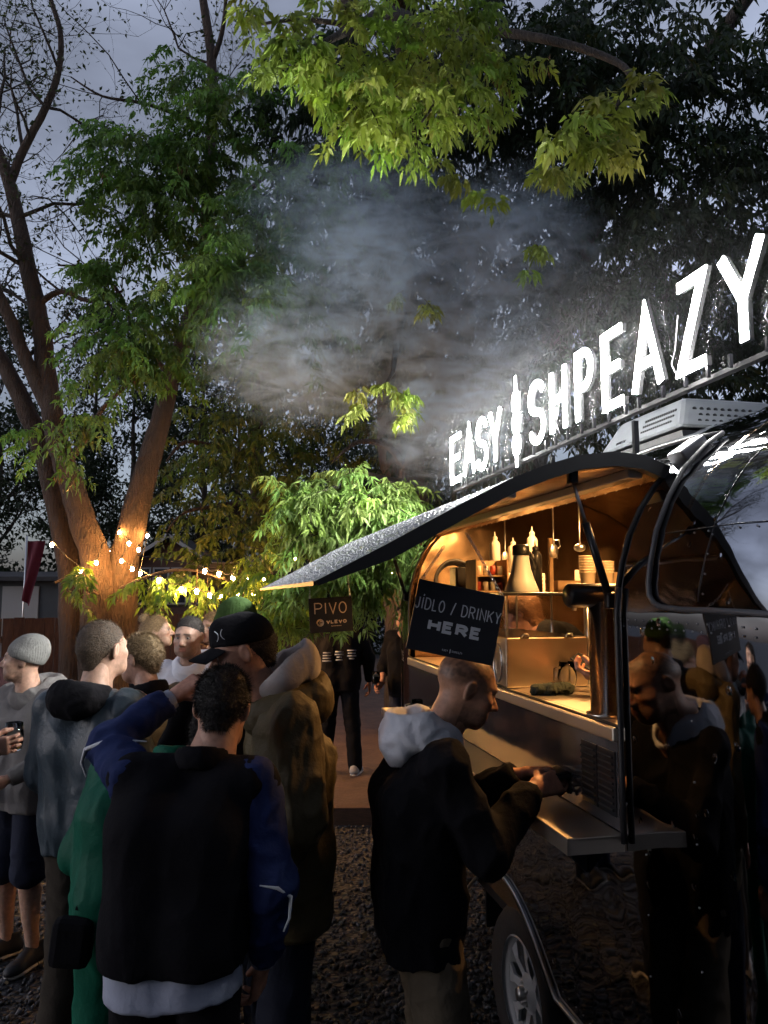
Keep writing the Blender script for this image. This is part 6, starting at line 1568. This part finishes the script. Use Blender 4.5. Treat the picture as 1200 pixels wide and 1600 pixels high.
for i in range(4):
    for z in (.03, .108):
        mb = MB(); mb.lathe([(0, -.022), (.014, -.022), (.014, .018), (.011, .022), (0, .022)], 10, (-.055 + .037 * i, -.03, z)); mb.build('jar', 'label_red' if (i + int(z * 10)) % 3 == 0 else 'paper', sb)
dk = thing('speaker_box', 'dark box at the far end of the display case', 'box', .085, 1.72, Z1); mb = MB(); mb.box((0, 0, .065), (.15, .11, .13), bev=.005); mb.build('cabinet', 'plastic_black', dk); mb = MB(); mb.box((0, -.057, .065), (.13, .004, .11)); mb.build('grille', 'black_rubber', dk)
pg = thing('pegboard', 'pale pegboard on the back wall of the trailer', 'pegboard', 1.60, 2.30, 1.95); mb = MB(); mb.box((0, 0, .15), (.02, .55, .32)); mb.build('panel', 'paper', pg); mb = MB()
for i in range(14):
    for j in range(8): mb.box((-.011, -.25 + .038 * i, .02 + .037 * j), (.003, .010, .010))
mb.build('holes', 'plastic_black', pg)['kind'] = 'stuff'
ps = thing('wooden_stand', 'upright wooden stick with hook on the case', 'stand', .372, 1.30, Z1); mb = MB(); mb.box((0, 0, .13), (.018, .018, .26)); mb.build('stick', 'wood_pale', ps); mb = MB(); mb.tube([(.02, 0, .25), (.045, 0, .25), (.05, 0, .22), (.03, 0, .20), (.035, 0, .16)], .003, 6); mb.build('hook', 'aluminium', ps)
for k, (s, u, w, d, h, m_, lab) in enumerate(((.46, 1.32, .13, .10, .055, 'carton', 'low carton tray beside the wooden stick'), (.58, 1.36, .07, .07, .11, 'paper', 'small upright paper box behind the carton tray'), (.52, 1.10, .10, .12, .09, 'carton', 'open carton with napkins at the case edge'))):
    o = thing('carton', lab, 'carton', s, u, 1.72 + .02 if False else Z1, .2 * k, 'cartons on the case'); mb = MB(); mb.box((0, 0, .003), (w, d, .006)); mb.build('base', m_, o)
    for (c, s_) in (((-w / 2, 0, h / 2), (.004, d, h)), ((w / 2, 0, h / 2), (.004, d, h)), ((0, -d / 2, h / 2), (w, .004, h)), ((0, d / 2, h / 2), (w, .004, h))):
        mb = MB(); mb.box(c, s_); mb.build('side', m_, o)
    mb = MB(); mb.box((.01, -.01, h * .55), (w * .7, d * .5, h * .9), rot=.3, bev=.008); mb.build('content', 'paper', o)
pgk = thing('shelf_plate', 'steel plate carrying the cartons beside the case', 'shelf', .55, 1.22, Z1 - .014); mb = MB(); mb.box((0, 0, .005), (.30, .42, .010), bev=.002); mb.build('plate', 'steel', pgk)
for (x, y) in ((-.13, -.19), (.13, -.19), (.13, .19), (-.13, .19)):
    mb = MB(); mb.tube([(x, y, .002), (x, y, -.389)], .006, 6); mb.build('leg', 'aluminium', pgk)
bg_ = thing('paper_bag', 'crumpled paper bag leaning by the strut', 'bag', .62, .78, 1.525); F = Field((-.09, -.07, 0), (.09, .07, .5), .009); F.cone((0, 0, .06), (.03, 0, .34), .06, .05, 0, sq=((0, 1, 0), 1.4)); F.ell((.05, 0, .42), (.05, .05, .06), .02, 'sub'); V, Q = F.mesh(); V = folds(V, Q, .012, 3, 20, (1, 1, 1)); link('bag_body', np_mesh('bag_body', V, Q), 'carton', bg_)
# cloth, mug and glasses
F = Field((-.11, -.07, -.005), (.11, .07, .07), .005); F.cone((-.07, 0, .016), (.06, .01, .018), .026, .022, 0); F.cone((-.02, -.02, .02), (.08, .02, .015), .022, .018, .015); F.plane((0, 0, 0), (0, 0, -1)); V, Q = F.mesh(); V = folds(relax(V, Q), Q, .007, 8, 28, (1, 1, 1))
tw = thing('dish_cloth', 'crumpled dark green cloth lying on the counter', 'cloth', .125, .75, 1.5255); link('cloth', np_mesh('cloth', V, Q), 'cloth_green', tw)
def glass(name, lab, loc, r=.036, h=.10, beer=.5, handle=False, stem=False, grp=None):
    o = empty(name, loc); tag(o, lab, 'glass', grp); z0 = .05 if stem else 0.0
    prof = [(0, z0 + .006), (r * .8, z0 + .006), (r, z0 + h * .4), (r * .86, z0 + h)]; outer = [(r * .86 + .0018, z0 + h), (r + .002, z0 + h * .4), (r * .8 + .002, z0), (0, z0)]
    mb = MB(); mb.lathe(prof + outer, 24)
    if stem: mb.lathe([(.004, z0), (.004, .006), (.03, .002), (.03, 0), (0, 0)], 16)
    mb.build('vessel', 'glass_thick', o)
    if beer:
        mb = MB(); mb.lathe([(0, z0 + .008), (r * .78, z0 + .008), (r * .96, z0 + h * beer * .8), (r * .95, z0 + h * beer), (0, z0 + h * beer)], 20); mb.build('beer', 'beer', o)
        mb = MB(); mb.lathe([(0, z0 + h * beer + .001), (r * .94, z0 + h * beer + .001), (r * .93, z0 + h * beer + .006), (0, z0 + h * beer + .006)], 20); mb.build('foam', 'foam', o)
    if handle: mb = MB(); mb.tube([(-r, 0, h * .8), (-r - .03, 0, h * .75), (-r - .033, 0, h * .35), (-r, 0, h * .25)], .006, 8); mb.build('handle', 'glass_thick', o)
    return o
glass('beer_mug', 'empty ribbed beer mug on the counter by the phone', T(.27, .93, 1.525), .038, .11, 0, True).rotation_euler = (0, 0, .5)
glass('beer_glass', 'small glass on the far end of the fold-out shelf', T(-.10, 2.05, 1.222), .034, .12, .35, True)
glass('beer_glass', 'half-full beer glass held at the left edge', (-1.645, 3.50, 1.232), .040, .12, .4)
glass('beer_glass', 'stemmed beer glass held by the person beyond the trailer', (-.078, 7.60, 1.0), .042, .12, .6, stem=True)

mk('cup_paper', (.50, .40, .28), .7); mk('tin', (.45, .42, .38), .3, 1.0)
for k, (s_, u_, h_, lab) in enumerate(((.42, 1.02, 7, 'tall stack of paper cups at the near edge of the case'), (.50, 1.00, 5, 'short stack of paper cups beside the tall one'), (.31, 1.45, 8, 'stack of paper cups behind the black bottle'))):
    o = thing('cup_stack', lab, 'cups', s_, u_, Z1, group='stacks of paper cups')
    for q in range(h_):
        mb = MB(); mb.lathe([(.026, .0), (.036, .085), (.038, .087), (.036, .089), (.034, .085), (.024, .004)], 16, (0, 0, .012 * q)); mb.build('cup', 'cup_paper', o)
for k, (s_, u_, r_, h_, mt, lab) in enumerate(((1.72, .30, .05, .16, 'tin', 'steel canister on the back shelf nearest the strut'), (1.74, .48, .04, .22, 'plastic_black', 'tall dark bottle on the back shelf'), (1.72, .66, .06, .11, 'carton', 'squat brown tub on the back shelf'), (1.74, .88, .045, .19, 'paper', 'white canister on the back shelf'), (1.72, 1.08, .05, .14, 'tin', 'steel canister in the middle of the back shelf'), (1.73, 1.28, .04, .21, 'label_red', 'red bottle on the back shelf'), (1.72, 1.50, .055, .12, 'squeeze', 'pale tub on the back shelf'), (1.74, 1.75, .045, .2, 'wood_pale', 'wooden mill at the far end of the back shelf'))):
    o = thing('canister', lab, 'canister', s_, u_, 1.731, group='containers on the back shelf'); mb = MB(); mb.lathe([(0, 0), (r_, 0), (r_ * 1.02, h_ * .5), (r_, h_ * .82), (r_ * .7, h_ * .88)], 18); mb.build('body', mt, o); mb = MB(); mb.lathe([(r_ * .74, h_ * .86), (r_ * .74, h_), (0, h_)], 16); mb.build('lid', 'plastic_black', o)
for k, (s_, u_, lab) in enumerate(((.352, .95, 'ladle hanging nearest the strut'), (.352, 1.22, 'spatula hanging in the middle of the rail'), (.352, 1.85, 'tongs hanging at the far end of the rail'))):
    o = thing('utensil', lab, 'utensil', s_, u_, 2.10, group='utensils on the hook rail'); mb = MB(); mb.tube([(0, 0, .225), (0, 0, .05), (.004, 0, .03)], .004, 6); mb.build('handle', 'aluminium', o)
    mb = MB(); mb.sphere((0, 0, .02), (.026, .026, .018) if k == 0 else (.024, .006, .034), 12, 8); mb.build('head', 'aluminium', o)

# ------------------------------------------------------------------ grill smoke drifting off the roof
def smoke():
    m = bpy.data.materials.new('smoke'); m.use_nodes = True; n, l = m.node_tree.nodes, m.node_tree.links; n.clear()
    out = n.new('ShaderNodeOutputMaterial'); pv = n.new('ShaderNodeVolumePrincipled'); l.new(pv.outputs[0], out.inputs['Volume'])
    pv.inputs['Color'].default_value = (.66, .84, 1.0, 1); pv.inputs['Anisotropy'].default_value = .15
    tc = n.new('ShaderNodeTexCoord'); src = tc.outputs['Object']
    tot = None
    for (c, r, w) in SMOKE:
        d = n.new('ShaderNodeVectorMath'); d.operation = 'SUBTRACT'; l.new(src, d.inputs[0]); d.inputs[1].default_value = c
        s = n.new('ShaderNodeVectorMath'); s.operation = 'DIVIDE'; l.new(d.outputs[0], s.inputs[0]); s.inputs[1].default_value = r
        g = n.new('ShaderNodeVectorMath'); g.operation = 'LENGTH'; l.new(s.outputs[0], g.inputs[0])
        k = n.new('ShaderNodeMapRange'); k.interpolation_type = 'SMOOTHERSTEP'; k.inputs['From Min'].default_value = 1; k.inputs['From Max'].default_value = 0; k.inputs['To Min'].default_value = 0; k.inputs['To Max'].default_value = w
        l.new(g.outputs['Value'], k.inputs['Value'])
        if tot is None: tot = k.outputs[0]
        else:
            a = n.new('ShaderNodeMath'); a.operation = 'MAXIMUM'; l.new(tot, a.inputs[0]); l.new(k.outputs[0], a.inputs[1]); tot = a.outputs[0]
    mp = n.new('ShaderNodeMapping'); mp.inputs['Rotation'].default_value = (.15, .75, .2); mp.inputs['Scale'].default_value = (.8, 1.0, 2.0); l.new(src, mp.inputs['Vector'])
    z = n.new('ShaderNodeTexNoise'); z.inputs['Scale'].default_value = 2.4; z.inputs['Detail'].default_value = 9; z.inputs['Roughness'].default_value = .64; z.inputs['Distortion'].default_value = 2.2; l.new(mp.outputs[0], z.inputs['Vector'])
    q = n.new('ShaderNodeMapRange'); q.inputs['From Min'].default_value = .47; q.inputs['From Max'].default_value = .64; q.inputs['To Min'].default_value = .03; q.inputs['To Max'].default_value = 1.6; l.new(z.outputs['Fac'], q.inputs['Value'])
    e = n.new('ShaderNodeMath'); e.operation = 'MULTIPLY'; l.new(tot, e.inputs[0]); l.new(q.outputs[0], e.inputs[1])
    f = n.new('ShaderNodeMath'); f.operation = 'MULTIPLY'; l.new(e.outputs[0], f.inputs[0]); f.inputs[1].default_value = SMOKE_K; l.new(f.outputs[0], pv.inputs['Density'])
    return m
SMOKE_K = 4.4
SC0 = T(.06, 4.10, 4.22)
SMOKE = [((0, 0, .35), (1.1, 1.1, .9), 1.0), ((-.55, .1, -.25), (1.15, 1.0, .8), .9), ((.70, -.1, -.20), (1.0, 1.1, 1.0), .95), ((.55, -.25, -.85), (.8, .9, .8), .9), ((1.2, .1, .85), (1.2, 1.1, .8), .5), ((-.1, .1, .95), (1.4, 1.1, .7), .4)]
mb = MB(); mb.box((.15, 0, .1), (4.0, 2.3, 3.3)); me = mb.mesh('smoke'); me.materials.append(smoke())
so = bpy.data.objects.new('smoke', me); COL.objects.link(so); so.location = SC0; so.rotation_euler = (0, 0, PHI)
tag(so, 'grey grill smoke drifting from the trailer roof into the leaves', 'smoke', kind='stuff')

# thin smoky veil, added to give the letters a bloom
hm = bpy.data.materials.new('halo_veil'); hm.use_nodes = True; n_, l_ = hm.node_tree.nodes, hm.node_tree.links; n_.clear()
ho = n_.new('ShaderNodeOutputMaterial'); hv = n_.new('ShaderNodeVolumePrincipled'); hv.inputs['Color'].default_value = (.9, .92, .96, 1); hv.inputs['Anisotropy'].default_value = .3
l_.new(hv.outputs[0], ho.inputs['Volume']); hc = n_.new('ShaderNodeTexCoord'); hs = n_.new('ShaderNodeVectorMath'); hs.operation = 'DIVIDE'; hs.inputs[1].default_value = (.60, 2.35, .62); l_.new(hc.outputs['Object'], hs.inputs[0])
hl_ = n_.new('ShaderNodeVectorMath'); hl_.operation = 'LENGTH'; l_.new(hs.outputs[0], hl_.inputs[0]); hr_ = n_.new('ShaderNodeMapRange'); hr_.interpolation_type = 'SMOOTHERSTEP'
hr_.inputs['From Min'].default_value = 1; hr_.inputs['From Max'].default_value = .15; hr_.inputs['To Min'].default_value = 0; hr_.inputs['To Max'].default_value = .016; l_.new(hl_.outputs['Value'], hr_.inputs['Value']); l_.new(hr_.outputs[0], hv.inputs['Density'])
mb = MB(); mb.sphere((0, 0, 0), (.60, 2.35, .62), 32, 20); me = mb.mesh('sign_halo'); me.materials.append(hm)
so = bpy.data.objects.new('sign_halo', me); COL.objects.link(so); so.location = T(.36, 1.45, 2.93); so.rotation_euler = (0, 0, PHI)
tag(so, 'thin smoky veil added round the roof letters for their glow', 'smoke', kind='stuff')
